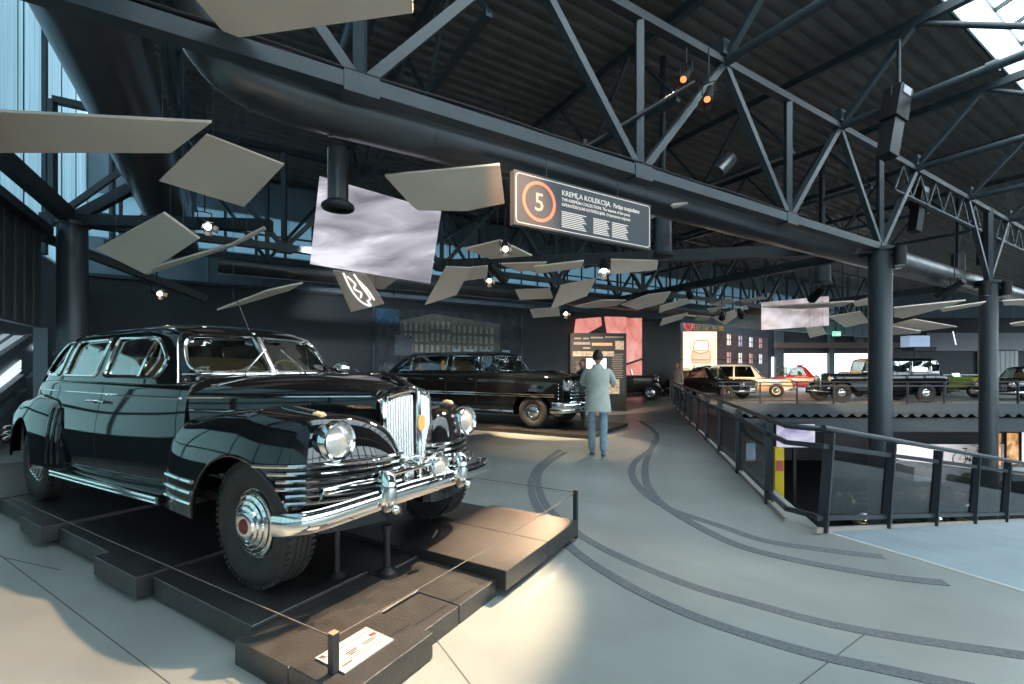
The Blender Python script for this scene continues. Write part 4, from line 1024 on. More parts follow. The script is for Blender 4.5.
# label plate lying on the near front tile
c = [G(315, 659, .137), G(366, 628, .137), G(394, 640.5, .137), G(345, 674.5, .137)]
o = (c[0] + c[2]) / 2; lp = thing('label_plate', o, 'white printed label lying on the front tile beside the near barrier post', 'label')
m = MB(); m.prism([p - o for p in c], (0, 0, .006)); m.build('plate', mat('label_white', (.38, .36, .34), .4), lp, smooth=0)
ux = (c[1] - c[0]).normalized(); uy = (c[0] - c[3]).normalized(); W_, H_ = (c[1] - c[0]).length, (c[3] - c[0]).length
def on_plate(u, v): return (c[3] - o) + (c[2] - c[3]) * u + (c[0] - c[3]) * v + V((0, 0, .0065))
INK = mat('label_ink', (.03, .03, .03), .6)
m = MB()
for v in (.80,): m.bar(on_plate(.02, v), on_plate(.98, v), .003, .001)
m.build('rule_line', INK, lp, smooth=0)
for blk in (((.30, .52, .52), (.32, .50, .46), (.34, .44, .40)), ((.62, .86, .50), (.64, .88, .44)), ((.08, .26, .22),)):
    m = MB()
    for u0, u1, v in blk: m.bar(on_plate(u0, v), on_plate(u1, v), .006, .001)
    m.build('text_block', INK, lp, smooth=0)
m = MB(); m.bar(on_plate(.86, .62), on_plate(.97, .58), .022, .001); m.build('red_mark', mat('label_red', (.55, .02, .03), .5), lp, smooth=0)
MB().bar(on_plate(.03, .90), on_plate(.10, .90), .016, .001).build('heading', INK, lp, smooth=0); MB().bar(on_plate(.05, .84), on_plate(.12, .84), .006, .001).build('subheading', INK, lp, smooth=0)
CAR1 = build_limousine((-1.152, 3.553, .15), -.540, 'big black lacquered limousine with chrome grille, front right on the tiled stand')
# ---------------------------------------------------------------- railings
def railing(name, label, posts, h=.93, lean=V((0, 0, 0)), facing=None, kerb=True, glass=True, start=None, end=None):
    o = posts[0]; t = thing(name, o, label, 'railing')
    L = [p - o for p in posts]; d = (L[-1] - L[0]).normalized(); dh = V((d.x, d.y, 0)).normalized(); n = V((-dh.y, dh.x, 0))
    for p in L: MB().bar(p + V((0, 0, -.04)), p + V((0, 0, h - .03)) + lean, .085, .030, dh if facing is None else facing).build('post', RAIL, t, smooth=0)
    a = (start - o) if start is not None else L[0] - d * .2; b = (end - o) if end is not None else L[-1] + d * .2
    MB().tube([tuple(a + V((0, 0, h)) + lean), tuple(b + V((0, 0, h)) + lean)], .026, 12).build('handrail', RAIL, t)
    MB().bar(a + V((0, 0, h - .16)) + lean * .8, b + V((0, 0, h - .16)) + lean * .8, .03, .045).build('upper_rail', RAIL, t, smooth=0)
    MB().bar(a + V((0, 0, .13)), b + V((0, 0, .13)), .03, .045).build('lower_rail', RAIL, t, smooth=0)
    if glass:
        for p, q in zip(L, L[1:]):
            e = (q - p) * .06
            m = MB(); m.prism([p + e + V((0, 0, .16)), q - e + V((0, 0, .16)), q - e + V((0, 0, h - .19)) + lean * .75, p + e + V((0, 0, h - .19)) + lean * .75], n * .010); m.build('glass_panel', GLASS_RAIL, t, smooth=0)
    if kerb: MB().bar(a + V((0, 0, .02)) - n * .0, b + V((0, 0, .02)), .03, .05).build('kerb_strip', mat('kerb_light', (.38, .34, .29), .4), t, smooth=0)
    return t
RD = V((.2605, .9655, 0)).normalized()
r1 = [V((2.81, 5.10, 0)) + RD * (1.56 * i) for i in range(11)]
railing('glass_railing', 'dark steel railing with glass panes along the edge of the walkway', r1, start=r1[0] - RD * .62, end=r1[-1] + RD * .6)
r2 = [RC + D2 * s + V((0, 0, -SL * s)) + V((-.02, -.02, 0)) for s in (0, 1.31, 2.62, 4.0, 5.4, 6.8, 8.2)]
railing('ramp_railing', 'dark steel railing with leaning posts following the ramp down to the right', r2, lean=V((.09, .03, 0)), start=r2[0] - D2 * .12 + V((0, 0, SL * .12)))
# railing of the gallery opposite
r3 = [V((8.9 + 1.55 * i, 19.62, 0)) for i in range(24)]
q = MB(); a = r1[0] - RD * .62 + V((0, 0, .93)); b = r2[0] + V((.09, .03, .93)); q.tube([tuple(a), tuple((a + b) / 2 + V((-.02, -.05, 0))), tuple(b)], .026, 12); w_ = q.build('corner_rail', RAIL, smooth=60); tag(w_, 'short bent handrail joining the two railings at the corner', 'handrail'); MB().bar(a - V((0, 0, .16)), b - V((.02, 0, .16)), .03, .045).build('upper_rail', RAIL, w_, smooth=0); MB().bar(a - V((0, 0, .80)), r2[0] + V((0, 0, .13)), .03, .045).build('lower_rail', RAIL, w_, smooth=0)
t = railing('gallery_railing', 'thin dark railing along the edge of the far gallery with parked cars', r3, h=.92, kerb=False, glass=False)
# gallery edge, deck ribs and beam below
GE = mat('gallery_edge', (.060, .075, .085), .45)
m = MB(); m.bar(V((far.x - .2, 19.47, -.18)), V((60, 19.47, -.18)), .06, .36); m.bar(V((far.x, 19.47, -.012)), V((60, 19.47, -.012)), .09, .03)
z0, z1 = -.36, -.54; x = far.x; poly = [(far.x - .2, z0)]
i = 0
pts = []
while x < 46:
    pts += [(x, z0 - .06), (x + .13, z1), (x + .25, z1), (x + .38, z0 - .06)]; x += .50
m.prism([V((a, 19.50, b)) for a, b in [(pts[0][0], z0)] + pts + [(pts[-1][0], z0)]], (0, .05, 0))
struct(m.build('trim_8', GE, smooth=0))
m = MB(); m.bar(V((far.x - .5, 19.9, -.92)), V((60, 19.9, -.92)), .25, .55); struct(m.build('trim_9', mat('gallery_beam', (.05, .065, .075), .45), smooth=0))
# ---------------------------------------------------------------- hanging white boards
def cut_plane(poly, Y, tilt, roll):
    n = len(poly); cx, cy = sum(p[0] for p in poly) / n, sum(p[1] for p in poly) / n
    c = P(cx, cy, Y); nr = V((math.sin(R(roll)), -math.sin(R(tilt)), -math.cos(R(tilt)))).normalized(); out = []
    eye = V((0, 0, EYE))
    for x, y in poly:
        d = P(x, y, 1.) - eye; k = (c - eye).dot(nr) / d.dot(nr); out.append(eye + d * k)
    return c, nr, out
def board(poly, Y, tilt, roll, label, th=.035, m=None, wires=2, name='hanging_board', group='white boards hung from the roof'):
    c, nr, pts = cut_plane(poly, Y, tilt, roll)
    t = thing(name, c, label, 'hanging board', 0, group)
    MB().prism([p - c for p in pts], -nr * th).build('board', m or BOARD_WARM, t, smooth=0)
    W = mat('wire', (.12, .12, .12), .5, .6)
    for k in range(wires):
        q = (pts[(k * len(pts)) // wires] * .65 + c * .35) - c - nr * th
        g_ = c + q - C1; a_, b_ = g_.dot(AX), g_.dot(BX); zt_ = 7.95                      # tie to whatever hangs above
        if abs(b_ - .58) < .30 and a_ > -12.5: zt_ = 4.03
        elif abs(a_ + 13.9) < .42: zt_ = 4.58
        elif abs(b_) < .10: zt_ = 4.17
        elif abs(b_ - 7.14) < .1: zt_ = 4.17
        MB().cyl(q, (q.x, q.y, zt_ - c.z), .004, n=5).build('wire', W, t, smooth=0)
    return t, c, nr, pts
B_ = [
 ([(186, -12), (412, -12), (413, 13), (229, 39)], 3.7, 8, 0, 'large white board cut off by the top edge, above the limousine roof'),
 ([(-14, 110), (0, 112), (211, 123), (171, 153), (-14, 153)], 4.6, 20, 0, 'long narrow white board at the left edge of the picture'),
 ([(206, 135), (284, 165), (244, 207), (159, 181)], 5.6, 35, 5, 'white diamond board just right of the long narrow board'),
 ([(95.5, 249.5), (163, 213), (199, 239), (145, 274)], 6.4, 38, -8, 'white diamond board right of the left column'),
 ([(147, 275), (153, 268), (231, 245), (264, 228), (266, 230), (233, 247)], 7.2, 12, 10, 'thin white board seen edge-on behind the diamond board'),
 ([(217, 310.5), (268, 291), (303, 283.5), (289, 291), (245, 304)], 8.2, 14, 8, 'thin tilted white board above the limousine aerial'),
 ([(384.5, 176), (499.5, 165), (504.5, 203.5), (467, 211), (418, 210.5), (411, 205)], 5.7, 30, 0, 'big white board left of the numbered sign'),
 ([(333, 271), (366, 275), (384, 304), (351, 312)], 9.0, 40, 6, 'white board with bright strokes just below the grey sky picture'),
 ([(352, 270), (399, 278), (383, 290), (352, 284)], 9.6, 36, -4, 'white board half hidden behind the one with bright strokes'),
 ([(446, 267), (471, 268), (456.5, 295), (425, 305)], 9.2, 42, 8, 'steep white board right of the sky picture'),
 ([(471, 267.5), (488, 266), (487, 278), (464, 281)], 9.8, 42, 0, 'small board tucked behind the steep one right of the sky picture'),
 ([(465.5, 249), (500, 240.5), (532, 256), (490, 259)], 9.0, 24, 0, 'white board behind the spotlight under the numbered sign'),
 ([(499, 264), (547, 262.5), (533, 271), (518, 271.5)], 10.2, 30, 4, 'flat white board below the left half of the numbered sign'),
 ([(534, 267), (584, 261), (581, 268), (536, 274)], 9.5, 26, 4, 'narrow white board below the numbered sign, left of the bright lamp'),
 ([(611, 259.5), (658, 261), (657, 270), (611, 274.5)], 9.4, 44, 0, 'upright white board right of the bright lamp under the sign'),
 ([(561, 285.5), (596, 279), (587, 296), (551, 309)], 11.0, 42, 4, 'large kite-shaped board in the middle of the hall'),
 ([(515, 290), (550, 289), (553, 298.5), (520, 300)], 11.6, 44, 0, 'four-sided board left of the kite-shaped board'),
 ([(530, 310), (559, 307.5), (560, 316), (533, 318)], 13.0, 44, 0, 'small board below the kite-shaped board, beside a round lamp'),
 ([(574, 307), (601, 300.5), (626, 300.5), (616, 306), (588, 308.5)], 13.5, 22, 4, 'long flat board above the pink screens'),
 ([(621, 305), (648, 295), (671, 292), (664, 303), (638, 310)], 13.0, 36, 4, 'board with a bright lamp reflection above the pink screens'),
 ([(660, 306.5), (691, 298), (689, 303.5), (659, 313)], 14.0, 40, 4, 'narrow board above the corner of the lit house display'),
 ([(663, 319), (688, 313), (682, 319), (660, 326)], 15.0, 40, 4, 'lowest narrow board left of the red ring sign'),
 ([(713, 318), (746, 306), (744, 311), (725, 325)], 15.0, 40, 4, 'bright warm board above the roof sign of the lit house'),
 ([(698, 316), (711, 317), (707, 320.5), (695, 320.5)], 15.6, 36, 0, 'tiny warm board just above the red ring sign'),
 ([(707, 309), (728, 307.5), (712, 313)], 16.4, 30, 0, 'three-cornered board above the lit house'),
 ([(711, 305), (730, 298.5), (736, 301.5), (722, 306)], 16.8, 30, 0, 'brown shaded board near the far truss above the lit house'),
 ([(738, 301), (764, 297), (766, 299), (745, 303)], 17.2, 26, 0, 'slim board left of the grey projected picture'),
 ([(762, 307.5), (800, 305), (855, 301.5), (843, 306.5), (800, 309)], 12.0, 12, 4, 'long thin board crossing the grey projected picture'),
 ([(829.5, 317), (861, 311.5), (869, 322.5), (845, 327.5)], 15.0, 36, 0, 'pinkish board behind two spotlights left of the railing column'),
 ([(853, 303), (869, 298), (870.5, 304.5), (856, 306.5)], 14.5, 36, 0, 'small bright board close to the railing column'),
 ([(806, 328), (822, 326), (827, 334), (810, 338)], 15.4, 40, 0, 'small board hanging below the grey projected picture'),
 ([(894, 308), (966, 300.5), (940, 309), (903, 318.5), (894, 317)], 14.0, 16, 4, 'long flat board just right of the railing column'),
 ([(939, 309), (986, 302), (980, 305.5), (943, 312)], 14.6, 16, 4, 'slim board between the two right columns'),
 ([(893, 325), (914, 319.5), (957, 327), (923, 331), (900, 327)], 15.0, 20, 0, 'lowest arrow-shaped board between the two right columns'),
 ([(893, 326.5), (921, 331.5), (920, 333.5), (893, 335)], 14.6, 16, 0, 'small board overlapping the arrow-shaped board'),
 ([(1003, 301), (1030, 299.5), (1030, 305), (1004, 305.5)], 15.0, 24, 0, 'white board right of the second column, upper one'),
 ([(1010, 324), (1030, 321), (1030, 326), (1012, 326)], 15.6, 20, 0, 'white board at the right edge, lower one'),
 ([(649, 207), (688, 204), (671, 209.5), (650, 219.5)], 7.6, 16, 0, 'white board at the right end of the numbered sign'),
]
BO = {}
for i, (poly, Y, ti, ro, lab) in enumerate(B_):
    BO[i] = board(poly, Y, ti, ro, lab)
# light thrown on one of the boards, built as glowing strokes
t, c, nr, pts = BO[7]
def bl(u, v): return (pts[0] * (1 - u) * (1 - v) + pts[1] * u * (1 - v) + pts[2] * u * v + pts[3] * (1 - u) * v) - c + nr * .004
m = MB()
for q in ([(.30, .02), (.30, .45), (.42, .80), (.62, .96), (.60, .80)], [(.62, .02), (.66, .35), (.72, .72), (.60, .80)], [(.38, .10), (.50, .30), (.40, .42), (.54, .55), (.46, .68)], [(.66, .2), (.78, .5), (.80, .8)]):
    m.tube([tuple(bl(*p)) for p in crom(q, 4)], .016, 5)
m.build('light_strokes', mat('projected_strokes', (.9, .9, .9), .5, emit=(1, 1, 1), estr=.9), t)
# ---------------------------------------------------------------- lit pictures
SKYP = screen_mat('sky_picture', [(.16, .155, .18), (.28, .27, .31), (.42, .41, .46), (.72, .71, .78)], 1.1, .95, (.5, 1, 2.4), .8, 6)
t, c, nr, pts = board([(319.5, 176), (440, 211), (429, 283.5), (310, 264)], 7.4, 78, -14, 'big tilted picture of grey clouds hung behind the round duct', th=.05, m=SKYP, name='hanging_screen', group='lit pictures hung from the roof')
GREYP = screen_mat('grey_picture', [(.20, .15, .16), (.36, .30, .31), (.55, .50, .53), (.70, .68, .74)], .9, .85, (1, 1, 1.6), .5, 6)
board([(762, 302.5), (829, 296), (829, 325.5), (762, 330)], 17.5, 80, 0, 'grey projected picture hung left of the railing column', th=.05, m=GREYP, name='hanging_screen', group='lit pictures hung from the roof')
# ---------------------------------------------------------------- numbered sign
tl, tr, br, bl_ = (AB(0, 0, 0),) * 4
sp0 = V((0, 5.5, 0)); ztop, zbot = 3.82, 3.178; SW = 2.30
t = thing('hanging_sign', (0, 5.5, zbot), 'long dark sign with a big 5 in a glowing ring, hung from the truss', 'sign', ANG)
H = ztop - zbot
def sign_mat():
    m = mat('sign_face', (.062, .070, .078), .45)
    return m
MB().box((SW / 2, 0, H / 2), (SW, .09, H)).build('panel', sign_mat(), t, smooth=0)
EM = mat('sign_white', (.45, .45, .43), .5, emit=(1, .86, .74), estr=.45); EMR = mat('sign_ring', (.40, .11, .07), .5, emit=(1, .30, .15), estr=.5)
fy = -.0465
rp = round_poly([(.03, .03), (SW - .03, .03), (SW - .03, H - .03), (.03, H - .03)], .05)
MB().tube([(x, fy, z) for x, z in rp], .006, 4, True).build('border_line', EM, t, smooth=0)
ring = MB(); rows = []
for k in range(48):
    a = 2 * PI * k / 48
    rows.append([V((.36 + r * math.cos(a), fy - d, .325 + r * math.sin(a))) for r, d in ((.205, 0), (.205, .004), (.245, .004), (.245, 0))])
ring.grid(rows + [rows[0]]); bmesh.ops.remove_doubles(ring.bm, verts=ring.bm.verts, dist=1e-5); ring.build('ring', EMR, t, smooth=0)
def FM(x, z): return frame((x, fy - .001, z), (1, 0, 0), (0, 0, 1))
text('number', '5', .31, mat('sign_number', (.5, .28, .2), .5, emit=(1, .55, .38), estr=.5), FM(.36, .215), t, align='CENTER')
text('title', 'KREMĻA KOLEKCIJA.', .092, EM, FM(.70, .475), t, xs=.98)
text('title', 'Partijas nospiedums', .088, EM, FM(1.575, .475), t, xs=.70)
text('subtitle', 'THE KREMLIN COLLECTION. The imprint of the party', .056, EM, FM(.70, .405), t, xs=.92)
text('subtitle', 'КРЕМЛЁВСКАЯ КОЛЛЕКЦИЯ. Отпечаток партии', .052, EM, FM(.70, .34), t, xs=.98)
for x, w_, z1 in ((.70, .40, .27), (1.22, .28, .27), (1.55, .30, .27)):
    m = MB()
    for k in range(9):
        m.box((x + w_ * (1 - .15 * ((k * 7) % 4) / 3) / 2, fy, z1 - .0235 * k), (w_ * (1 - .15 * ((k * 7) % 4) / 3), .003, .011))
    m.build('text_block', EM, t, smooth=0)
for x in (.5, 1.7): MB().cyl((x, 0, H), (x, 0, 4.25 - zbot), .005, n=6).build('wire', STEEL_DARK, t)
# ---------------------------------------------------------------- second black car on its own stand
C2O = V((.95, 11.70, 0))
s2 = thing('display_stand', C2O, 'flat dark tiled stand under the second black car', 'platform', SRZ)
for x0, x1 in ((-7.0, -6.2), (-6.2, -4.6), (-4.6, -3.0), (-3.0, -1.4), (-1.4, .2), (.2, 1.6)):
    for j, (y0, y1) in enumerate(((-1.32, -.4), (-.4, .5), (.5, 1.3))):
        m = MB(); m.box(((x0 + x1) / 2, (y0 + y1) / 2, .04 + .01 * ((int(x0 * 2) + j) % 2)), (x1 - x0 - .008, y1 - y0 - .008, .08)); m.build('slate_tile', SLATE, s2, smooth=0)
zb, zt = 1.29, 1.86
rg = saloon_rings(zb, zt, -.80, -1.18, -5.15, -4.30, .86, .70)
sp = dict(x0=.88, x1=-5.6, W=.97, wb=3.85, r=.375, arch=.125, belt=1.27, hood=1.24, trunk=1.16, sill=.30, cowl=-.85, deck=-5.0, paint=PAINT, bulge=.08, strips=(.80, .75), sillstrip=True, second=False, lampr=.10, detail=True, plate=False,
          doors=(-1.58, -2.55, -3.8), rings=rg, xm=-2.9, disc=CHROME_DULL, fr=.014,
          side=[round_poly([(-2.46, 1.35), (-1.62, 1.35), (-1.66, 1.72), (-2.46, 1.73)], .04), round_poly([(-3.70, 1.35), (-2.64, 1.35), (-2.64, 1.73), (-3.66, 1.73)], .04), round_poly([(-4.72, 1.36), (-3.88, 1.35), (-3.88, 1.72), (-4.15, 1.70)], [.05, .04, .05, .2]), round_poly([(-1.52, 1.36), (-1.0, 1.36), (-1.22, 1.70), (-1.54, 1.72)], .03)],
          front=[round_poly([(-.76, 1.35), (.76, 1.35), (.64, 1.72), (-.64, 1.72)], .08)], rear=[round_poly([(-.5, 1.42), (.5, 1.42), (.44, 1.68), (-.44, 1.68)], .1)])
CAR2 = build_saloon('vintage_sedan', C2O + V((0, 0, .085)), SRZ, 'second black limousine with chrome side strips, standing side-on before the mural', 'car', sp)
# chrome cluster of the nose: bigger wrap bumper and stacked grille
pth = crom([(.56, 1.0, .56), (.72, .95, .56), (.98, .7, .56), (1.06, 0, .56), (.98, -.7, .56), (.72, -.95, .56), (.56, -1.0, .56)], 5)
sweep_bar(pth, [(-a, b) for a, b in [(0, -.09), (.05, -.07), (.07, 0), (.05, .07), (0, .09), (-.02, 0)]]).build('front_bumper_guard', CHROME, CAR2)
for z in (.72, .80, .88, .96, 1.04): MB().tube([(.66, .93, z), (.86, .72, z), (.97, .3, z), (.98, 0, z), (.97, -.3, z), (.86, -.72, z), (.66, -.93, z)], .022, 8).build('nose_bar', CHROME, CAR2)
rod(CAR2, 'aerial', [(-1.35, -.3, 1.80), (-1.9, -.3, 2.05)], .006, CHROME_DULL)
rod(CAR2, 'bonnet_spear', [(-.5, 0, 1.345), (.3, 0, 1.325), (.8, 0, 1.24)], .02, CHROME)
# dark red car hidden behind the bonnet of the limousine
sp = dict(wb=3.0, r=.36, W=.72, belt=1.36, cowl=-.95, back=-3.7, paint=CRIMSON, closed=False, wsh=.12, bh=.22, seat=CRIMSON)
p = S2W(-4.15, 3.9)
build_prewar('vintage_roadster', (p.x, p.y, 0), SRZ, 'dark red car almost hidden behind the bonnet of the large limousine', 'car', sp)
# ---------------------------------------------------------------- cars on the far gallery
def simple_spec(paint, roof=None, L=4.3, zt=1.52, van=False, glass=GLASS, **k):
    x1 = .75 - L; rr = x1 + (.25 if van else 1.0)
    rg = saloon_rings(.98, zt, -.55, -1.15, rr, rr + (.15 if van else .55), .80, .66)
    wins = [round_poly([(-1.95, 1.04), (-.98, 1.04), (-1.22, zt - .12), (-1.95, zt - .12)], .05), round_poly([(-2.75, 1.04), (-2.05, 1.04), (-2.05, zt - .12), (-2.62 if not van else -2.75, zt - .12)], .05)]
    if van: wins.append(round_poly([(x1 + .45, 1.04), (-2.87, 1.04), (-2.87, zt - .12), (x1 + .5, zt - .12)], .05))
    d = dict(x0=.75, x1=x1, W=.86, wb=2.6, r=.34, belt=.97, hood=.95, trunk=.95, sill=.28, cowl=-.6, deck=rr, paint=paint, roof=roof or paint, rings=rg, xm=(-.6 + rr) / 2, side=wins, glass=glass,
             front=[round_poly([(-.66, 1.04), (.66, 1.04), (.56, zt - .12), (-.56, zt - .12)], .07)], rear=[round_poly([(-.5, 1.06), (.5, 1.06), (.44, zt - .13), (-.44, zt - .13)], .08)], fr=.010, plate=True)
    d.update(k); return d
build_saloon('sedan', (11.0, 23.0, 0), math.atan2(-.80, .60), 'small black saloon on the gallery in front of the lit yellow picture', 'car', simple_spec(PAINT, zt=1.62, L=4.2))
build_saloon('station_wagon', (14.15, 24.9, 0), math.atan2(-.52, .85), 'peach coloured estate car on the gallery beside the lit house', 'car', simple_spec(BEIGE, CREAM, zt=1.72, L=4.4, van=True, glass=GLASS_DARK, disc=CREAM))
build_saloon('compact_car', (19.9, 29.6, 0), math.atan2(-.55, .83), 'bright red small car on the gallery, left of the long black one', 'car', simple_spec(REDCAR, zt=1.70, L=3.9))
sp = dict(wb=3.7, r=.43, W=.80, track=.74, top=1.98, belt=1.22, cowl=-1.75, back=-4.75, disc=DARK, paint=PAINT, bays=((.30, .0), (.58, .34), (.76, .62)))
build_prewar('vintage_limousine', (14.45, 21.2, 0), PI, 'long black pre-war limousine on the gallery edge, nose to the left', 'car', sp)
sp = dict(wb=2.6, r=.36, W=.66, top=2.05, belt=1.25, cowl=-.8, back=-3.0, paint=BEIGE, wing_paint=DARK, bays=((.42, .02), (.76, .48)))
build_prewar('vintage_car', (18.2, 25.4, 0), R(196), 'tan old closed car behind the long black limousine, left of the column', 'car', sp)
sp = dict(wb=2.2, r=.33, W=.62, track=.6, belt=1.0, cowl=-.8, back=-2.6, paint=GREEN, closed=False, wsh=.25)
build_prewar('vintage_roadster', (24.4, 24.3, 0), R(-62), 'lime green open car on the gallery between the two right columns', 'car', sp)
build_saloon('sedan', (23.0, 21.7, 0), R(194), 'dark saloon at the right edge of the gallery, white number plate forward', 'car', simple_spec(PAINT, zt=1.6, L=4.6))
sp = dict(wb=2.9, r=.38, W=.68, belt=1.12, cowl=-.8, back=-3.3, paint=mat('brown_paint', (.05, .035, .025), .25), closed=False, wsh=.35, hood_fold=DARK)
build_prewar('vintage_roadster', (6.7, 22.4, 0), R(-18), 'dark open vintage car just right of the information board', 'car', sp)
# two veteran cars down in the lower hall
BRASS = mat('brass', (.72, .45, .14), .25, 1.)
for x, y, rz, pm, lab in ((17.2, 18.4, R(200), mat('veteran_maroon', (.10, .02, .015), .3), 'veteran open car with brass fittings in the lower hall below the bicycle'), (12.6, 17.2, R(170), mat('veteran_green', (.015, .03, .02), .3), 'dark veteran open car in the lower hall behind the first ramp pane')):
    build_prewar('veteran_car', (x, y, -4.2), rz, lab, 'car', dict(wb=2.3, r=.40, W=.60, track=.62, belt=1.05, cowl=-.7, back=-2.7, paint=pm, closed=False, wsh=.3, chrome=BRASS, disc=BRASS))
# ---------------------------------------------------------------- pictures on the back wall
def on_b(px, py, b):
    d = V(((px - CX) / FPX, 1, (HY - py) / FPX)); e = V((0, 0, EYE)); k = (b - (e - C1).dot(BX)) / d.dot(BX); return e + d * k
def flat(name, px, b, m, parent=None, o=V((0, 0, 0)), th=.03):
    q = [on_b(x, y, b) - o for x, y in px]
    return MB().prism(q, BX * th).build(name, m, parent, smooth=0)
o = on_b(448, 340, 13.15); mu = thing('wall_mural', o, 'large dark photographic mural of a parade before an old building', 'mural')
Z0 = 1.2
MUR = mat('mural_ground', (.035, .045, .05), .6, var=.6, vscale=3)
def bp(px, z, b): p = on_b(px, 340, b); return V((p.x, p.y, z))
def mrect(name, x0, x1, z0, z1, b, m): return MB().prism([bp(x0, z0, b) - o, bp(x1, z0, b) - o, bp(x1, z1, b) - o, bp(x0, z1, b) - o], BX * .01).build(name, m, mu, smooth=0)
mrect('picture', 375, 521, .4, 3.85, 13.15, MUR)
BLD = mat('mural_building', (.14, .14, .12), .6, var=.3, vscale=2)
q = [bp(400, 2.1, 13.135), bp(500, 2.1, 13.135), bp(500, 3.45, 13.135), bp(432, 3.72, 13.135), bp(400, 3.35, 13.135)]
MB().prism([p - o for p in q], BX * .01).build('pictured_building', BLD, mu, smooth=0)
m = MB()
for r_ in range(3):
    for k in range(17):
        x = 404 + 5.4 * k; z = 2.15 + .42 * r_ + (.06 * r_ if 4 < k < 9 else 0)
        m.prism([bp(x, z, 13.125) - o, bp(x + 3.0, z, 13.125) - o, bp(x + 3.0, z + .30, 13.125) - o, bp(x, z + .30, 13.125) - o], BX * .006)
m.build('pictured_windows', mat('mural_windows', (.34, .32, .26), .6, var=.4, vscale=6), mu, smooth=0)
mrect('pictured_sky', 376, 399, 3.2, 3.8, 13.13, mat('mural_sky', (.03, .10, .18), .6, var=.5, vscale=4))
mrect('pictured_banner', 395, 412, 2.0, 2.8, 13.12, mat('mural_banner', (.11, .13, .15), .6, var=.3, vscale=5))
m = MB()
for x in (452, 466, 482, 502):
    m.prism([bp(x, 1.95, 13.12) - o, bp(x + 8, 1.95, 13.12) - o, bp(x + 8, 2.3, 13.12) - o, bp(x, 2.3, 13.12) - o], BX * .006)
m.build('pictured_placards', mat('mural_placards', (.34, .42, .46), .6, var=.5, vscale=9), mu, smooth=0)
m = MB(); rw = []
for k in range(60):
    x = 378 + 141 * k / 59; rw.append([bp(x, .45, 13.12) - o, bp(x, 1.35 + .28 * math.sin(k * 1.7) ** 2 + .2 * math.sin(k * .31), 13.12) - o])
m.grid(rw); m.build('pictured_crowd', mat('mural_crowd', (.10, .115, .12), .6, var=.7, vscale=7), mu, smooth=0)
m = MB()
for a, b2, c_ in (((374, .3), (374, 3.9), 0), ((522, .3), (522, 3.9), 0)):
    m.bar(bp(a[0], a[1], 13.12) - o, bp(b2[0], b2[1], 13.12) - o, .10, .08, V((0, 1, 0)))
m.build('frame_post', STEEL, mu, smooth=0)
PINK = screen_mat('pink_screen', [(.42, .09, .07), (.62, .22, .18), (.75, .38, .35)], .7, .95, (1, 1, 1), .8, 6)
for px, lab in (([(577, 319), (601, 317), (602, 325.5), (588, 333), (588, 338), (574.5, 338)], 'left pink lit screen with a slanted cut, above the information board'), ([(605.5, 316.5), (626.5, 317), (626.5, 338), (609, 338)], 'middle pink lit screen above the information board'), ([(627, 318), (642, 318), (642, 358), (627, 363)], 'tall pink lit screen beside the information board'), ([(627, 365.5), (642, 360.5), (642, 392), (627, 392)], 'lower pink lit screen behind the open vintage car')):
    q = [on_b(x, y, 12.9) for x, y in px]; c = sum(q, V()) / len(q)
    x = MB().prism([p - c for p in q], BX * .10).build('lit_screen', PINK, smooth=0); x.location = c; tag(x, lab, 'screen', 'pink lit screens on the back wall')
    w_ = MB(); w_.bar(V((0, 0, 0)) + BX * .1, BX * .30, .05, .05); w_.build('bracket', STEEL_DARK, x, smooth=0)
# ---------------------------------------------------------------- information board
ko = P(598.5, 411, 16.2); ko.z = 0; k = thing('information_board', ko, 'tall dark information board with text, photos and a lit monitor', 'information board', R(4))
MB().box((0, .22, 1.36), (1.98, .44, 2.72)).build('body', mat('board_dark', (.012, .013, .014), .45), k, smooth=0)
MB().box((0, -.012, 1.60), (1.84, .02, 2.0)).build('front_sheet', mat('board_sheet', (.024, .024, .025), .5, var=.15, vscale=4), k, smooth=0)
GR = mat('board_print', (.28, .26, .24), .6); PH = mat('board_photo', (.42, .36, .30), .6, var=.5, vscale=14)
m = MB()
for x0, x1, z, h in ((-.85, -.62, 2.53, .05), (-.55, -.35, 2.53, .05), (-.28, .15, 2.56, .05), (.22, .88, 2.58, .05), (-.88, -.30, 2.36, .09), (-.55, -.30, 2.20, .06)):
    m.box(((x0 + x1) / 2, -.026, z), (x1 - x0, .008, h))
m.build('print', GR, k, smooth=0); m = MB()
for k_ in range(14): m.box((.66, -.026, 1.98 - .062 * k_), (.42 - .05 * (k_ % 3), .008, .018))
m.build('text_block', GR, k, smooth=0); m = MB()
for k_ in range(8): m.box((-.62, -.026, 1.72 - .06 * k_), (.40 - .05 * (k_ % 3), .008, .016))
m.build('text_block', GR, k, smooth=0)
for x, z, w_, h_ in ((.62 + .12, 2.30, .30, .30), (-.68, 2.0, .46, .17), (-.20, 2.0, .46, .17), (.32, 2.0, .44, .17), (.52, .98, .42, .26), (.52, .72, .42, .22)): MB().box((x, -.028, z), (w_, .012, h_)).build('photo', PH, k, smooth=0)
MB().box((.12, -.028, 2.33), (.72, .012, .10)).build('headline_strip', mat('board_headline', (.55, .36, .22), .6, var=.4, vscale=30), k, smooth=0)
mon = MB().box((-.10, -.05, 1.62), (.76, .06, .50)).build('monitor', DARK, k, smooth=0)
MB().box((-.10, -.082, 1.62), (.70, .006, .44)).build('picture', mat('monitor_white', (.9, .9, .95), .4, emit=(.86, .88, 1), estr=.75), mon, smooth=0)
m = MB()
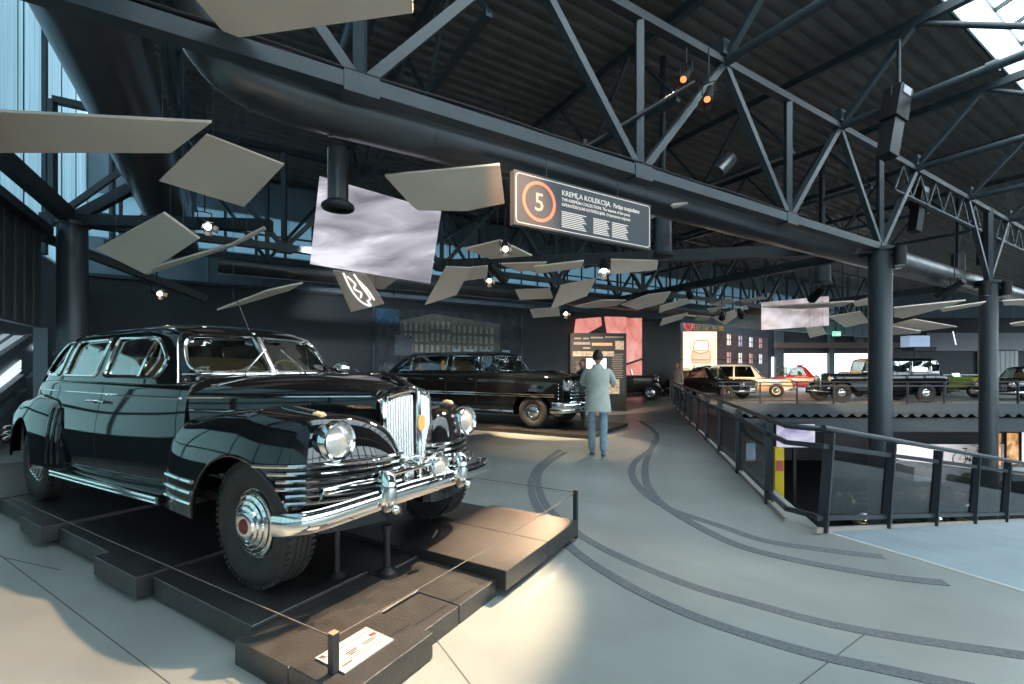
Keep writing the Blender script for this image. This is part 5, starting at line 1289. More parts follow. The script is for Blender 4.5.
for i in range(11): m.tube([(-.28 + .03 * i, -.088, 1.55 + .03 * math.sin(i)), (-.22 + .035 * i, -.088, 1.64 + .04 * math.cos(i * 1.7)), (-.16 + .03 * i, -.088, 1.68 + .03 * math.sin(i * 2))], .006, 5)
m.build('drawing', mat('monitor_ink', (.08, .09, .35), .5), mon, smooth=0)
# ---------------------------------------------------------------- lit house display on the gallery
HY0 = 30.0; ho = V((10.5, HY0, 0)); hs = thing('house_display', ho, 'grey house front with eight lit windows and a glowing yellow side picture', 'display')
A0, A1, A2, A3 = V((0, 0, 0)), V((2.72, 0, 0)), V((9.7, 6.8, 0)), V((6.9, 6.8, 0)); hh = 3.91
HB = mat('house_brick', (.15, .115, .125), .7, var=.25, vscale=3)
MB().prism([A0, A1, A2, A3], (0, 0, hh)).build('wall', HB, hs, smooth=0)
YP = screen_mat('yellow_picture', [(1., .70, .30), (1., .84, .52), (1., .92, .70)], .35, 1.1, (1, 1, 1), .2, 2)
MB().box(((.5 + 2.68) / 2, -.02, 2.62), (2.16, .04, 2.5)).build('picture', YP, hs, smooth=0)
m = MB()                                                    # a lorry seen from the front
def loop(pts, r): m.tube([(x, -.05, z) for x, z in pts], r, 6, True)
loop(round_poly([(1.15, 2.65), (2.15, 2.65), (2.10, 3.30), (1.25, 3.30)], .15), .03); loop([(1.08, 2.62), (1.65, 2.45), (2.22, 2.62), (2.25, 2.2), (2.2, 1.85), (1.1, 1.85), (1.05, 2.2)], .03)
m.bar((1.1, -.05, 2.05), (2.2, -.05, 2.05), .04, .06).bar((1.2, -.05, 1.7), (1.2, -.05, 1.5), .06, .14).bar((2.1, -.05, 1.7), (2.1, -.05, 1.5), .06, .14)
cabm = MB(); cabm.prism([(x, -.045, z) for x, z in round_poly([(1.15, 2.65), (2.15, 2.65), (2.10, 3.30), (1.25, 3.30)], .15)], (0, .01, 0)); cabm.build('pictured_cab', mat('picture_white', (.8, .8, .75), .6, emit=(1, .9, .78), estr=.9), hs, smooth=0)
nosem = MB(); nosem.prism([(x, -.045, z) for x, z in [(1.08, 2.62), (1.65, 2.45), (2.22, 2.62), (2.25, 2.2), (2.2, 1.85), (1.1, 1.85), (1.05, 2.2)]], (0, .01, 0)); nosem.build('pictured_nose', mat('picture_pink', (.8, .4, .3), .6, emit=(.95, .50, .34), estr=.8), hs, smooth=0)
m.build('pictured_lorry', mat('picture_red', (.62, .16, .08), .6, emit=(.7, .2, .1), estr=.35), hs)
dw = (A2 - A1).normalized(); nw = V((dw.y, -dw.x, 0))
WL = [mat('window_lit_a', (.8, .75, .7), .5, emit=(.85, .74, .66), estr=.75), mat('window_lit_b', (.5, .48, .6), .5, emit=(.5, .46, .62), estr=.6), mat('window_lit_c', (.8, .8, .85), .5, emit=(.80, .78, .88), estr=.75), mat('window_lit_d', (.6, .35, .35), .5, emit=(.66, .36, .36), estr=.55)]
for r_ in range(2):
    for i in range(4):
        c = A1 + dw * (1.75 + 2.05 * i) + nw * .02 + V((0, 0, 3.42 - 1.2 * r_))
        f = MB(); f.box(c, (.74, .06, .84), math.atan2(dw.y, dw.x)); f = f.build('window', mat('window_frame_grey', (.16, .14, .16), .6), hs, smooth=0)
        MB().box(c + nw * .03, (.60, .03, .70), math.atan2(dw.y, dw.x)).build('pane', WL[(i + 3 * r_ + (2 if r_ and i == 2 else 0)) % 4], f, smooth=0)
        MB().bar(c + nw * .05 + V((0, 0, -.35)), c + nw * .05 + V((0, 0, .35)), .05, .04, dw).box(c + nw * .05, (.7, .03, .05), math.atan2(dw.y, dw.x)).build('glazing_bar', DARK, f, smooth=0)
m = MB(); m.bar(A1 + nw * .03 + V((0, 0, 2.08)), A2 + nw * .03 + V((0, 0, 2.08)), .04, .06); m.bar(A0 + V((0, -.03, 2.08)), A0 + V((.45, -.03, 2.08)), .04, .06); m.build('ledge', DARK, hs, smooth=0)
# roof sign
ro = V((11.35, HY0 + .4, hh)); rs = thing('roof_sign', ro, 'rusty letter sign with a red ring standing on the lit house', 'sign'); rs.scale = (1, 1, 1.25)
m = MB(); rows = []
for i in range(28):
    a = 2 * PI * i / 28; rows.append([V((.20 + r_ * math.cos(a), y, .34 + r_ * math.sin(a))) for r_, y in ((.22, -.05), (.22, .05), (.32, .05), (.32, -.05))])
m.grid(rows + [rows[0]], closed=True); bmesh.ops.remove_doubles(m.bm, verts=m.bm.verts, dist=1e-4); m.build('ring', mat('ring_red', (.45, .03, .02), .5, emit=(1, .06, .03), estr=.35), rs, smooth=0)
MB().ball((.20, 0, .34), .10, 1, .4, 1).build('ring_centre', mat('ring_red', (1, 1, 1)), rs)
RU = mat('rusty_letters', (.45, .24, .09), .7, var=.5, vscale=8)
m = MB()
for z in (.05, .35, .62): m.bar((.6, .1, z), (2.5, .1, z), .03, .04)
for x in (.6, 1.2, 1.85, 2.5): m.bar((x, .1, 0), (x, .1, .68), .03, .03, V((1, 0, 0)))
m.build('lattice', RU, rs, smooth=0)
for i, x in enumerate((.7, 1.25, 1.75, 2.15)):
    MB().box((x + .16, .06, .20), (.26, .05, .22)).build('letter', RU, rs, smooth=0)
MB().box((1.55, .06, .55), (1.8, .05, .10)).build('letter_bar', RU, rs, smooth=0)
# ---------------------------------------------------------------- far end of the gallery
FY = 41.0
def fx(px, Y=FY): return (px - CX) / FPX * Y
def fz(py, Y=FY): return EYE + (HY - py) / FPX * Y
FW = mat('far_wall', (.016, .020, .026), .6)
def frect(name, x0, x1, y0, y1, m, Y=FY, th=.06, off=0.):
    z0, z1 = fz(y1, Y), fz(y0, Y); X0, X1 = fx(x0, Y), fx(x1, Y)
    o = MB().box((0, 0, (z1 - z0) / 2), (X1 - X0, th, z1 - z0)).build(name, m, smooth=0); o.location = ((X0 + X1) / 2, Y - off, z0); return o
struct(MB().box((34, FY + .1, 4), (54, .2, 8.2)).build('wall_far', FW, smooth=0))
e9 = AB(9.6, 13.3)
m = MB(); m.bar(V((e9.x, e9.y, 2.1)), V((9.3, 41, 2.1)), .2, 4.2); struct(m.build('wall_far_return', FW, smooth=0))
struct(frect('wall_far_upper', 765, 1090, 262, 318, mat('far_upper', (.10, .14, .18), .6), off=.12))
struct(frect('wall_far_grey', 925, 1090, 333, 351, mat('far_grey', (.20, .20, .23), .6), off=.14))
SKW = mat('day_window', (.9, .95, 1), .5, emit=(.88, .95, 1.), estr=1.15)
for i, (a, b) in enumerate(((781, 826), (831, 873))):
    x = frect('window_%d' % (6 + i), a, b, 353.5, 378, SKW, off=.10); struct(x)
struct(frect('window_8', 771, 775, 357, 378, SKW, off=.10)); struct(frect('window_9', 1009, 1024, 352, 357, SKW, off=.10)) if False else None
struct(frect('trim_10', 772, 905, 343, 348, mat('fascia_brown', (.10, .06, .05), .6), off=.5, th=.5))
for i, (a, b, y0, y1) in enumerate(((826, 831, 320, 400), (773, 781, 318, 400), (853, 860, 322, 345))): struct(frect('trim_%d' % (11 + i), a, b, y0, y1, STEEL, off=.3, th=.3))
m = mat('pale_door', (.34, .36, .36), .6); struct(frect('door_1', 976, 1016, 350, 384, m, off=.14))
m = MB()
for i in range(9): m.bar(V((fx(976) + .4 * i, FY - .2, .1)), V((fx(976) + .4 * i, FY - .2, fz(350))), .02, .03, V((0, 1, 0)))
struct(m.build('door_1_ribs', mat('pale_door', (1, 1, 1)), smooth=0))
x = frect('exit_sign', 832.5, 840.5, 331.5, 336, mat('exit_green', (.1, .7, .3), .5, emit=(.25, 1., .5), estr=.9), Y=36, th=.08); tag(x, 'small green lit emergency exit sign left of the railing column', 'sign')
MB().box((0, -.05, .17), (.12, .02, .20)).box((.18, -.05, .17), (.14, .02, .05)).build('pictogram', mat('sign_pale', (.9, 1, .95), .5, emit=(.9, 1, .95), estr=.9), x, smooth=0)
MB().cyl((0, 0, .3), (0, 0, 8 - x.location.z), .012, n=6).build('hanger', STEEL_DARK, x)
x = frect('lit_canopy', 905, 925, 336, 347, mat('blue_canopy', (.2, .28, .4), .4, emit=(.35, .45, .65), estr=.5), Y=30, th=.7); tag(x, 'small blue lit box under the arrow-shaped board', 'light box')
MB().box((0, -.3, -.14), (fx(925, 30) - fx(905, 30) + .1, .9, .25)).build('base', DARK, x, smooth=0); MB().cyl((0, 0, -.1), (0, 0, -x.location.z), .12, n=14).build('post', STEEL_DARK, x)
x = MB().bar(V((0, 0, -.55)), V((-.25, 0, .55)), .05, .05).build('tube_light', mat('tube_white', (.9, .9, 1), .5, emit=(.9, .92, 1), estr=.9), smooth=0); x.location = P(956, 338, 38); tag(x, 'short slanting white tube light on the far grey wall', 'lamp'); 
MB().cyl((-.25, 0, .55), (-.25, 0, 4), .015, n=6).build('cord', DARK, x)
m = MB()
for z in (.55, 1.05): m.bar(V((fx(930, 33), 33, z)), V((fx(1090, 33), 33, z)), .05, .05)
for i in range(9): m.bar(V((fx(935, 33) + 1.6 * i, 33, 0)), V((fx(935, 33) + 1.6 * i, 33, 1.1)), .05, .05, V((1, 0, 0)))
tag(m.build('barrier_rail', mat('pale_rail', (.35, .36, .38), .4, .5), smooth=0), 'pale rail in front of the far wall with the pale door', 'railing')
# ---------------------------------------------------------------- lower hall seen through the railing
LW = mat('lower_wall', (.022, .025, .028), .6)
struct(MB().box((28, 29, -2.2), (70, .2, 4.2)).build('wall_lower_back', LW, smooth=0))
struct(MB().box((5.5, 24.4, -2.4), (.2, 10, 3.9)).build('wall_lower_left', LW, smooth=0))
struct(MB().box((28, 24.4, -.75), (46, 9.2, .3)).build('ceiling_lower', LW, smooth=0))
def stand_item(name, px0, px1, py0, py1, Y, m, lab, cat, th=.08, frame_m=DARK):
    p = P((px0 + px1) / 2, py1, Y); w_ = (px1 - px0) / FPX * Y; h = (py1 - py0) / FPX * Y
    t = thing(name, (p.x, p.y, -4.2), lab, cat); z = p.z + 4.2
    MB().box((0, 0, z + h / 2), (w_ + .1, th, h + .1)).build('casing', frame_m, t, smooth=0); MB().box((0, -th / 2 - .01, z + h / 2), (w_, .02, h)).build('picture', m, t, smooth=0)
    if z > .2: MB().box((0, .05, z / 2), (.12, .08, z)).build('stem', frame_m, t, smooth=0); MB().box((0, .05, .03), (.8, .5, .06)).build('foot', frame_m, t, smooth=0)
    return t
stand_item('projection_screen', 776, 814, 424, 447, 19, screen_mat('violet_screen', [(.12, .10, .30), (.45, .42, .62), (.8, .8, .9)], .8, .8), 'violet and white lit screen below, seen through the railing corner', 'screen')
stand_item('lit_poster', 745.5, 754.5, 443, 460, 15, screen_mat('blue_poster', [(.75, .82, .95), (.35, .5, .8), (.8, .86, .95)], 3, 1.0), 'small white and blue lit poster in the lower hall behind the railing', 'poster')
x = MB().box((0, 0, 1.7), (.26, .26, 3.4)).build('display_pillar', YELLOW, smooth=0); x.location = P(777, 470, 13.5); x.location.z = -4.2; tag(x, 'yellow pillar in the lower hall, seen through the near railing pane', 'pillar')
MB().box((0, 0, .03), (.5, .5, .06)).build('foot', DARK, x, smooth=0); MB().box((0, -.14, 2.9), (.2, .02, .3)).build('notice', mat('notice_red', (.5, .1, .08), .5), x, smooth=0)
WB = mat('white_backdrop', (.72, .70, .70), .6)
bx0, bx1 = fx(890, 25), fx(1060, 25)
x = MB().box((0, 0, .50), (bx1 - bx0, .15, 1.05)).build('backdrop', WB, smooth=0); x.location = ((bx0 + bx1) / 2, 25, -3.6); tag(x, 'long white backdrop behind the bicycle in the lower hall', 'backdrop')
MB().box((0, -.7, -.25), (bx1 - bx0, 1.6, .70)).build('plinth', WB, x, smooth=0)
# bicycle
bk = thing('bicycle', P(970, 466, 24.0), 'dark bicycle standing before the white backdrop in the lower hall', 'bicycle')
BM = mat('bike_black', (.02, .02, .022), .4)
bk.location.z = -3.5
for x in (-.55, .55): 
    wl = MB(); wl.tube([(x + .34 * math.cos(a), 0, .34 + .34 * math.sin(a)) for a in [2 * PI * i / 28 for i in range(28)]], .022, 6, True)
    for i in range(10): wl.tube([(x, 0, .34), (x + .33 * math.cos(PI * i / 5), 0, .34 + .33 * math.sin(PI * i / 5))], .003, 4)
    wl.build('wheel', BM, bk)
MB().tube([(-.55, 0, .34), (-.10, 0, .30), (.38, 0, .78), (-.22, 0, .80), (-.10, 0, .30)], .016, 6).tube([(-.22, 0, .80), (-.55, 0, .34)], .012, 6).tube([(.36, 0, .85), (.55, 0, .34)], .016, 6).build('frame', BM, bk)
MB().tube([(.30, -.25, 1.0), (.38, -.1, .98), (.36, 0, .88), (.38, .1, .98), (.30, .25, 1.0)], .013, 6).build('handlebar', CHROME_DULL, bk)
MB().ball((-.26, 0, .88), .12, 1.1, .6, .3).cyl((-.22, 0, .78), (-.25, 0, .88), .014).build('saddle', BM, bk); MB().cyl((-.1, -.1, .30), (-.1, .1, .30), .09, n=14).build('crank', CHROME_DULL, bk)
ORG = screen_mat('orange_showcase', [(.15, .06, .02), (.55, .26, .08), (.9, .62, .35)], 2.2, 1.0)
stand_item('showcase', 990, 1000, 433, 466, 23.0, ORG, 'orange lit showcase left of the second column in the lower hall', 'showcase'); stand_item('showcase', 1006, 1017, 433, 464, 23.0, ORG, 'orange lit showcase right of the second column in the lower hall', 'showcase')
stand_item('lit_board', 1021, 1034, 432, 462, 23.0, mat('white_panel_lit', (.8, .8, .82), .5, emit=(.8, .8, .84), estr=.7), 'white lit panel at the right edge of the lower hall', 'panel')
# grey boards standing in for reflections in the ramp panes
for x, y, lab in ((7.2, 9.4, 'grey board standing in for a reflection in the first ramp pane'), (9.6, 10.4, 'grey board standing in for a reflection in the second ramp pane')):
    b = MB().box((0, 0, .75), (1.7, .08, 1.2)).build('pane_reflection', mat('grey_board', (.12, .14, .145), .5), smooth=0); b.location = (x, y, -4.2); tag(b, lab, 'board'); MB().box((-.7, 0, .08), (.06, .5, .16)).box((.7, 0, .08), (.06, .5, .16)).build('foot', DARK, b, smooth=0)
# ---------------------------------------------------------------- spotlights
SPOTS = []
def spotlight(px, py, Y, target, label, size=1., glow=None, lit=True, zt=None, group='theatre spotlights on the trusses', name='spotlight'):
    p = P(px, py, Y); t = thing(name, p, label, 'spotlight', 0, group)
    d = (V(target) - p).normalized(); L = .36 * size; r = .070 * size
    x = d.cross(V((0, 0, 1))).normalized(); y = d.cross(x)
    M = Matrix(((x.x, y.x, d.x, 0), (x.y, y.y, d.y, 0), (x.z, y.z, d.z, 0), (0, 0, 0, 1)))
    MB().lathe([(0, -L), (r * .7, -L), (r * .8, -L * .5), (r * .95, -L * .45), (r, 0), (r * 1.05, .02), (r * .95, .02), (r * .92, -.03), (0, -.03)], M, 20).build('housing', DARK, t)
    MB().lathe([(r * .66, -.022), (r * .4, -.012), (0, -.008)], M, 18).build('lens', glow or LAMP_WARM, t)
    if lit:                                                    # barn doors
        b = MB()
        for a in (0, PI / 2, PI, 3 * PI / 2):
            Mb = M @ Matrix.Rotation(a, 4, 'Z') @ Matrix.Translation((r * 1.15, 0, .06 * size)) @ Matrix.Rotation(R(18), 4, 'Y'); b.box(None, (.004, r * 1.3, .11 * size), M=Mb)
        b.build('barn_door', DARK, t, smooth=0)
    c = -d * L * .5; MB().tube([tuple(c + x * r * 1.2), tuple(c + x * r * 1.2 + V((0, 0, .16 * size))), tuple(c - x * r * 1.2 + V((0, 0, .16 * size))), tuple(c - x * r * 1.2)], .010 * size, 6).build('yoke', DARK, t)
    if zt: MB().cyl(c + V((0, 0, .16 * size)), V((c.x, c.y, zt - p.z)), .012, n=8).build('hanger', DARK, t)
    return p, d
WHITE_GLOW = mat('lit_lamp_white', (1, 1, 1), .4, emit=(1, .95, .85), estr=9)
L_ = {}
L_['a'] = spotlight(683, 80, 6.9, (-.7, 3.2, .7), 'left one of the two coppery lit spotlights high on the truss', 1.05, LAMP_COPPER, zt=6.3)
L_['b'] = spotlight(707, 100, 6.9, (.5, 3.3, .2), 'right one of the two coppery lit spotlights high on the truss', 1.05, LAMP_COPPER, zt=6.3)
L_['c'] = spotlight(208, 227, 8.3, (-.1, 3.3, .4), 'lit spotlight between the two diamond boards, aimed at the visitor', 1.3, WHITE_GLOW, zt=6.3)
L_['d'] = spotlight(160, 294, 9.6, (1.4, 3.6, .2), 'small lit spotlight low above the limousine roof, right of the left column', 1.0, LAMP_WARM, zt=4.3)
L_['e'] = spotlight(505.5, 249.5, 8.4, (.2, 3.0, .5), 'lit spotlight in front of the white board below the numbered sign', 1.1, WHITE_GLOW, zt=6.3)
L_['f'] = spotlight(489.5, 281, 10.4, (.5, 5., .2), 'lit spotlight right of the steep board, over the second car', 1.1, LAMP_WARM, zt=6.3)
spotlight(505, 281, 10.2, (3.5, 13, 0), 'dark unlit spotlight tilted right, beside the lit one over the second car', 1.4, DARK, lit=False, zt=6.3)
L_['g'] = spotlight(604, 271, 9.6, (1.2, 5.5, .1), 'brightest lamp, between the two boards right below the numbered sign', 1.3, mat('lit_lamp_bright', (1, 1, 1), .4, emit=(1, .9, .75), estr=25), zt=6.3)
L_['h'] = spotlight(566, 314, 12.0, (1.6, 7, .6), 'small lit spotlight right of the lowest middle board', 1.0, LAMP_WARM, zt=6.3)
spotlight(722, 318, 14.5, (11, 24, 1.2), 'pale spotlight above the lit house, beside the warm board', 1.3, WHITE, zt=6.3, lit=False)
spotlight(741, 314, 14.2, (14, 25, 1.2), 'white spotlight hanging left of the grey projected picture', 1.3, WHITE_GLOW, zt=6.3)
spotlight(812, 299, 13, (9, 19, 1), 'black spotlight in front of the grey projected picture', 1.7, DARK, lit=False, zt=6.3)
L_['i'] = spotlight(842, 321, 15.5, (15, 22, 1.0), 'left one of two lit spotlights in front of the pinkish board', 1.2, WHITE_GLOW, zt=6.3)
L_['j'] = spotlight(858.5, 320.5, 15.5, (17, 22, 1.0), 'right one of two lit spotlights in front of the pinkish board', 1.2, WHITE_GLOW, zt=6.3)
spotlight(945, 293, 14.0, (12, 20, .5), 'dark spotlight with a dim glow between the two right columns', 1.6, LAMP_COPPER, zt=6.3)
spotlight(690, 296, 13.5, (10, 24, .8), 'dark spotlight above the narrow boards near the lit house', 1.4, DARK, lit=False, zt=6.3)
# long black projectors under the roof light
def projector(px, py, Y, tilt, s, label, zt):
    p = P(px, py, Y); t = thing('stage_projector', p, label, 'projector', R(20), 'long black stage projectors')
    M = Matrix.Rotation(R(tilt), 4, 'Y')
    MB().box(None, (.34 * s, .30 * s, .62 * s), M=M @ Matrix.Translation((0, 0, .45 * s))).build('body', DARK, t, smooth=0)
    MB().box(None, (.26 * s, .24 * s, .70 * s), M=M @ Matrix.Translation((0, 0, -.22 * s))).build('nose', mat('projector_grey', (.018, .019, .021), .4), t, smooth=0)
    MB().box(None, (.20 * s, .31 * s, .14 * s), M=M @ Matrix.Translation((-.0 * s, -.01, .66 * s))).build('grey_lid', mat('projector_lid', (.30, .33, .36), .4), t, smooth=0)
    c = M @ V((0, 0, .8 * s)); MB().cyl(c, (c.x, c.y, zt - p.z), .03, n=10).tube([(c.x - .2 * s, c.y, c.z), (c.x - .22 * s, c.y, c.z - .3), (c.x - .1, c.y, c.z - .6)], .012, 6).build('hanger', STEEL_DARK, t)
projector(892, 128, 8.6, 14, 1.0, 'big black stage projector hanging from the tubular truss above the railing column', 7.6)
projector(917, 213, 13.5, 12, 1.0, 'black stage projector hanging between the two right columns', 7.0)
projector(983, 250, 17.0, 6, 1.0, 'farthest black stage projector beside the second column head', 7.0)
# downlights strapped round the column heads
def downlight(col, ang, z, label, r=.12):
    a = R(ang); p = V((col.x + .37 * math.cos(a), col.y + .37 * math.sin(a), z))
    t = thing('column_downlight', p, label, 'lamp', a, 'black cylinders strapped to the column heads')
    MB().cyl((0, 0, -.2), (0, 0, .22), r, n=20).build('housing', DARK, t); MB().cyl((0, 0, -.21), (0, 0, -.2), r * .8, n=18).build('lens', LENS, t); MB().box((-.10, 0, .05), (.12, .05, .08)).build('bracket', STEEL_DARK, t, smooth=0)
c2 = AB(7.9, 0)
downlight(C1, -60, 3.98, 'black cylinder on the front right of the railing column head'); downlight(C1, -5, 3.98, 'black cylinder on the far right of the railing column head')
downlight(c2, -150, 3.98, 'black cylinder on the left of the second column head'); downlight(c2, -50, 3.98, 'black cylinder on the front right of the second column head'); downlight(c2, -5, 3.98, 'black cylinder on the far right of the second column head')
# odd bits on the trusses: round motor above the duct
q = P(717, 173, 8.3); t = MB(); t.cyl((0, 0, 0), (.28, .1, .30), .13, n=18); x = t.build('fan_motor', DUCT); x.location = q; tag(x, 'short dark cylinder lying on the near truss right of the sign', 'fan motor')
MB().cyl((.28, .1, .30), (.29, .104, .31), .11, n=18).build('grille', DARK, x)
# ---------------------------------------------------------------- visitors
SKIN = mat('skin', (.48, .28, .20), .5, var=.08, vscale=6)
def hand_bm(wrist, dirv, palm_n, s=1.):
    "palm and five unequal slightly bent fingers"
    d = V(dirv).normalized(); n = V(palm_n).normalized(); sd = d.cross(n).normalized(); w = V(wrist); mb = MB()
    bm = skin([w, w + d * .045 * s, w + d * .09 * s], [(0, 1), (1, 2)], [(.022, .016), (.040, .016), (.040, .015)], 1)
    for i, (off, L) in enumerate(((-.030, .068), (-.010, .078), (.010, .074), (.029, .058))):
        b = w + d * .085 * s + sd * off * s
        f = skin([b, b + d * L * .45 + n * .008, b + d * L * .8 + n * .024, b + d * L * .95 + n * .042], [(0, 1), (1, 2), (2, 3)], [.0095, .009, .008, .006], 1)
        me = bpy.data.meshes.new('x'); f.to_mesh(me); f.free(); bm.from_mesh(me); bpy.data.meshes.remove(me)
    b = w + d * .03 * s - sd * .030 * s
    f = skin([b, b + d * .025 - sd * .022 + n * .01, b + d * .055 - sd * .030 + n * .02], [(0, 1), (1, 2)], [.012, .0105, .008], 1)
    me = bpy.data.meshes.new('x'); f.to_mesh(me); f.free(); bm.from_mesh(me); bpy.data.meshes.remove(me)
    return bm
def join(bms):
    out = bmesh.new()
    for b in bms:
        me = bpy.data.meshes.new('x'); b.to_mesh(me); b.free(); out.from_mesh(me); bpy.data.meshes.remove(me)
    return out
def ell(cx, cy, z, rx, ry, n=24): return [V((cx + rx * math.cos(2 * PI * i / n), cy + ry * math.sin(2 * PI * i / n), z)) for i in range(n)]
def person(loc, rz, label, H=1.75, hair_c=(.02, .015, .012), coat_c=(.4, .42, .38), leg_c=(.14, .22, .30), shoe_c=(.04, .04, .04), pose='stand', hair_len=.0, skirt=False, stride=.08, hood=False):
    "faces local +x"
    t = thing('person', loc, label, 'person', rz); k = H / 1.75
    # joints
    hip = V((0, 0, .92)); nk = V((.0, 0, 1.46)); hd = V((.035, 0, 1.60))
    hpL, hpR = V((0, .095, .90)), V((0, -.095, .90))
    knL, knR = V((stride * .6 + .03, .10, .49)), V((-stride * .3 + .02, -.10, .49))
    anL, anR = V((stride, .10, .085)), V((-stride - .01, -.10, .085))
    shL, shR = V((0, .185, 1.405)), V((0, -.185, 1.405))
    if pose == 'reach': elL, haL = V((.10, .27, 1.18)), V((.33, .16, 1.30)); elR, haR = V((.12, -.27, 1.18)), V((.34, -.14, 1.33))
    elif pose == 'lean': elL, haL = V((.12, .24, 1.14)), V((.30, .18, 1.02)); elR, haR = V((.05, -.25, 1.14)), V((.16, -.22, .92))
    else: elL, haL = V((-.01, .25, 1.13)), V((.06, .26, .89)); elR, haR = V((-.03, -.25, 1.13)), V((.04, -.27, .89))
    vs = [hip, V((0, 0, 1.08)), V((0, 0, 1.28)), V((0, 0, 1.39)), nk, hd - V((.015, 0, .06)), hpL, knL, anL, hpR, knR, anR, shL, elL, haL, shR, elR, haR, anL + V((.14, .01, -.04)), anR + V((.14, -.01, -.04))]
    ed = [(0, 1), (1, 2), (2, 3), (3, 4), (4, 5), (0, 6), (6, 7), (7, 8), (0, 9), (9, 10), (10, 11), (3, 12), (12, 13), (13, 14), (3, 15), (15, 16), (16, 17), (8, 18), (11, 19)]
    ra = [(.12, .085), (.115, .08), (.125, .085), (.085, .065), .052, .055, .075, .055, .040, .075, .055, .040, .042, .040, .028, .042, .040, .028, .035, .035]
    body = skin([v * k for v in vs], ed, [tuple(x * k for x in r) if isinstance(r, tuple) else r * k for r in ra], 2)
    parts = [body]
    # head: skull, jaw, nose, ears, eyes sockets
    h = MB(); M = Matrix.Translation(hd * k + V((.0, 0, .035)))
    bmesh.ops.create_uvsphere(h.bm, u_segments=28, v_segments=20, radius=1)
    for v in h.bm.verts:
        x, y, z = v.co; sx, sy, sz = .098, .076, .118
        if z < 0: sy *= 1 + .28 * z; sx *= 1 + .10 * z                      # narrowing jaw
        co = V((x * sx, y * sy, z * sz))
        if x > .5 and -.35 < z < .12 and abs(y) < .22: co.x += .020 * (1 - abs(y) / .22) * (1 - abs(z + .2) / .35)   # nose
        if x > .6 and .02 < z < .25 and .22 < abs(y) < .6: co.x -= .008     # eye hollows
        if x > .6 and -.62 < z < -.48 and abs(y) < .4: co.x += .005         # lips
        v.co = co * k
    for s in (1, -1): h.ball((-.005 * k, s * .078 * k, -.005 * k), .028 * k, .7, .3, 1.1, 10, 8)
    bmesh.ops.translate(h.bm, vec=hd * k + V((0, 0, .035 * k)), verts=h.bm.verts)
    parts.append(h.bm)
    for (el, ha) in ((elL, haL), (elR, haR)):
        d = (ha - el).normalized(); s = 1 if ha.y > 0 else -1
        parts.append(hand_bm(ha * k, d, V((.2, -s, -.1)) if pose != 'reach' else V((0, -s * .3, 1)), 1.0))
    finish_bm(join(parts), 'body', SKIN, t, smooth=60)
    e = MB()
    for s in (1, -1): e.ball((hd + V((.083, s * .032, .045))) * k, .011 * k)
    e.build('eye', mat('eye_dark', (.03, .02, .02), .2), t)
    # hair cap
    hm = MB(); bmesh.ops.create_uvsphere(hm.bm, u_segments=24, v_segments=16, radius=1)
    kill = []
    for v in hm.bm.verts:
        x, y, z = v.co
        v.co = V((x * .108 - .006, y * .088, z * .128 + .008)) * k
        lim = .18 + .5 * max(0, x) if x > .1 else -.45
        if z < lim: kill.append(v)
    bmesh.ops.delete(hm.bm, geom=kill, context='VERTS')
    if hair_len: hm.grid([[V((-.055 + .02 * q, -.085 + .17 * j / 8, .03 - hair_len * q)) * k for j in range(9)] for q in (0, .5, 1)])
    bmesh.ops.translate(hm.bm, vec=hd * k + V((0, 0, .035 * k)), verts=hm.bm.verts)
    solid(hm.bm, .012)
    hm.build('hair', mat('hair_%d' % int(hair_c[0] * 1000), hair_c, .55, var=.3, vscale=30), t)
    # coat and sleeves
    cm = mat('coat_%d_%d' % (int(coat_c[0] * 100), int(coat_c[2] * 100)), coat_c, .8, var=.12, vscale=7, bump=.1, bscale=20)
    cl = .74 if not skirt else .98
    c = MB(); c.grid([[p * k for p in ell(x, 0, z, rx, ry)] for x, z, rx, ry in ((0, cl, .17, .225), (0, .92, .16, .205), (0, 1.08, .14, .18), (.005, 1.25, .15, .20), (.0, 1.36, .14, .21), (.0, 1.42, .115, .185), (.0, 1.47, .075, .095), (.005, 1.52, .066, .072))], closed=True)
    solid(c.bm, .012)
    arms = []
    for sh, el, ha in ((shL, elL, haL), (shR, elR, haR)): arms.append(skin([v * k for v in (V((0, sh.y * .55, 1.40)), sh, el, el.lerp(ha, .9))], [(0, 1), (1, 2), (2, 3)], [.075 * k, .075 * k, .060 * k, .046 * k], 2))
    finish_bm(join([c.bm] + arms), 'coat', cm, t, smooth=60)
    # trousers or skirt, shoes
    lm = mat('legs_%d_%d' % (int(leg_c[0] * 100), int(leg_c[2] * 100)), leg_c, .85, var=.2, vscale=9)
    if skirt: 
        s_ = MB(); s_.grid([[p * k for p in ell(0, 0, z, rx, ry)] for z, rx, ry in ((.45, .26, .30), (.7, .20, .25), (.95, .14, .18), (1.02, .13, .165))], closed=True); solid(s_.bm, .01); s_.build('skirt', lm, t)
    else:
        tb = skin([v * k for v in (V((0, 0, .96)), hpL, knL, anL + V((0, 0, -.015)), hpR, knR, anR + V((0, 0, -.015)))], [(0, 1), (1, 2), (2, 3), (0, 4), (4, 5), (5, 6)], [(.105 * k, .085 * k), .076 * k, .072 * k, .064 * k, .076 * k, .072 * k, .064 * k], 2)
        finish_bm(tb, 'trousers', lm, t, smooth=60)
    sm = mat('shoe_%d' % int(shoe_c[0] * 100), shoe_c, .6)
    for an in (anL, anR):
        finish_bm(skin([v * k for v in (an + V((-.05, 0, -.03)), an + V((.02, 0, -.035)), an + V((.10, 0, -.045)), an + V((.17, 0, -.052)))], [(0, 1), (1, 2), (2, 3)], [.040 * k, .046 * k, .043 * k, .032 * k], 2), 'shoe', sm, t, smooth=60)
    return t
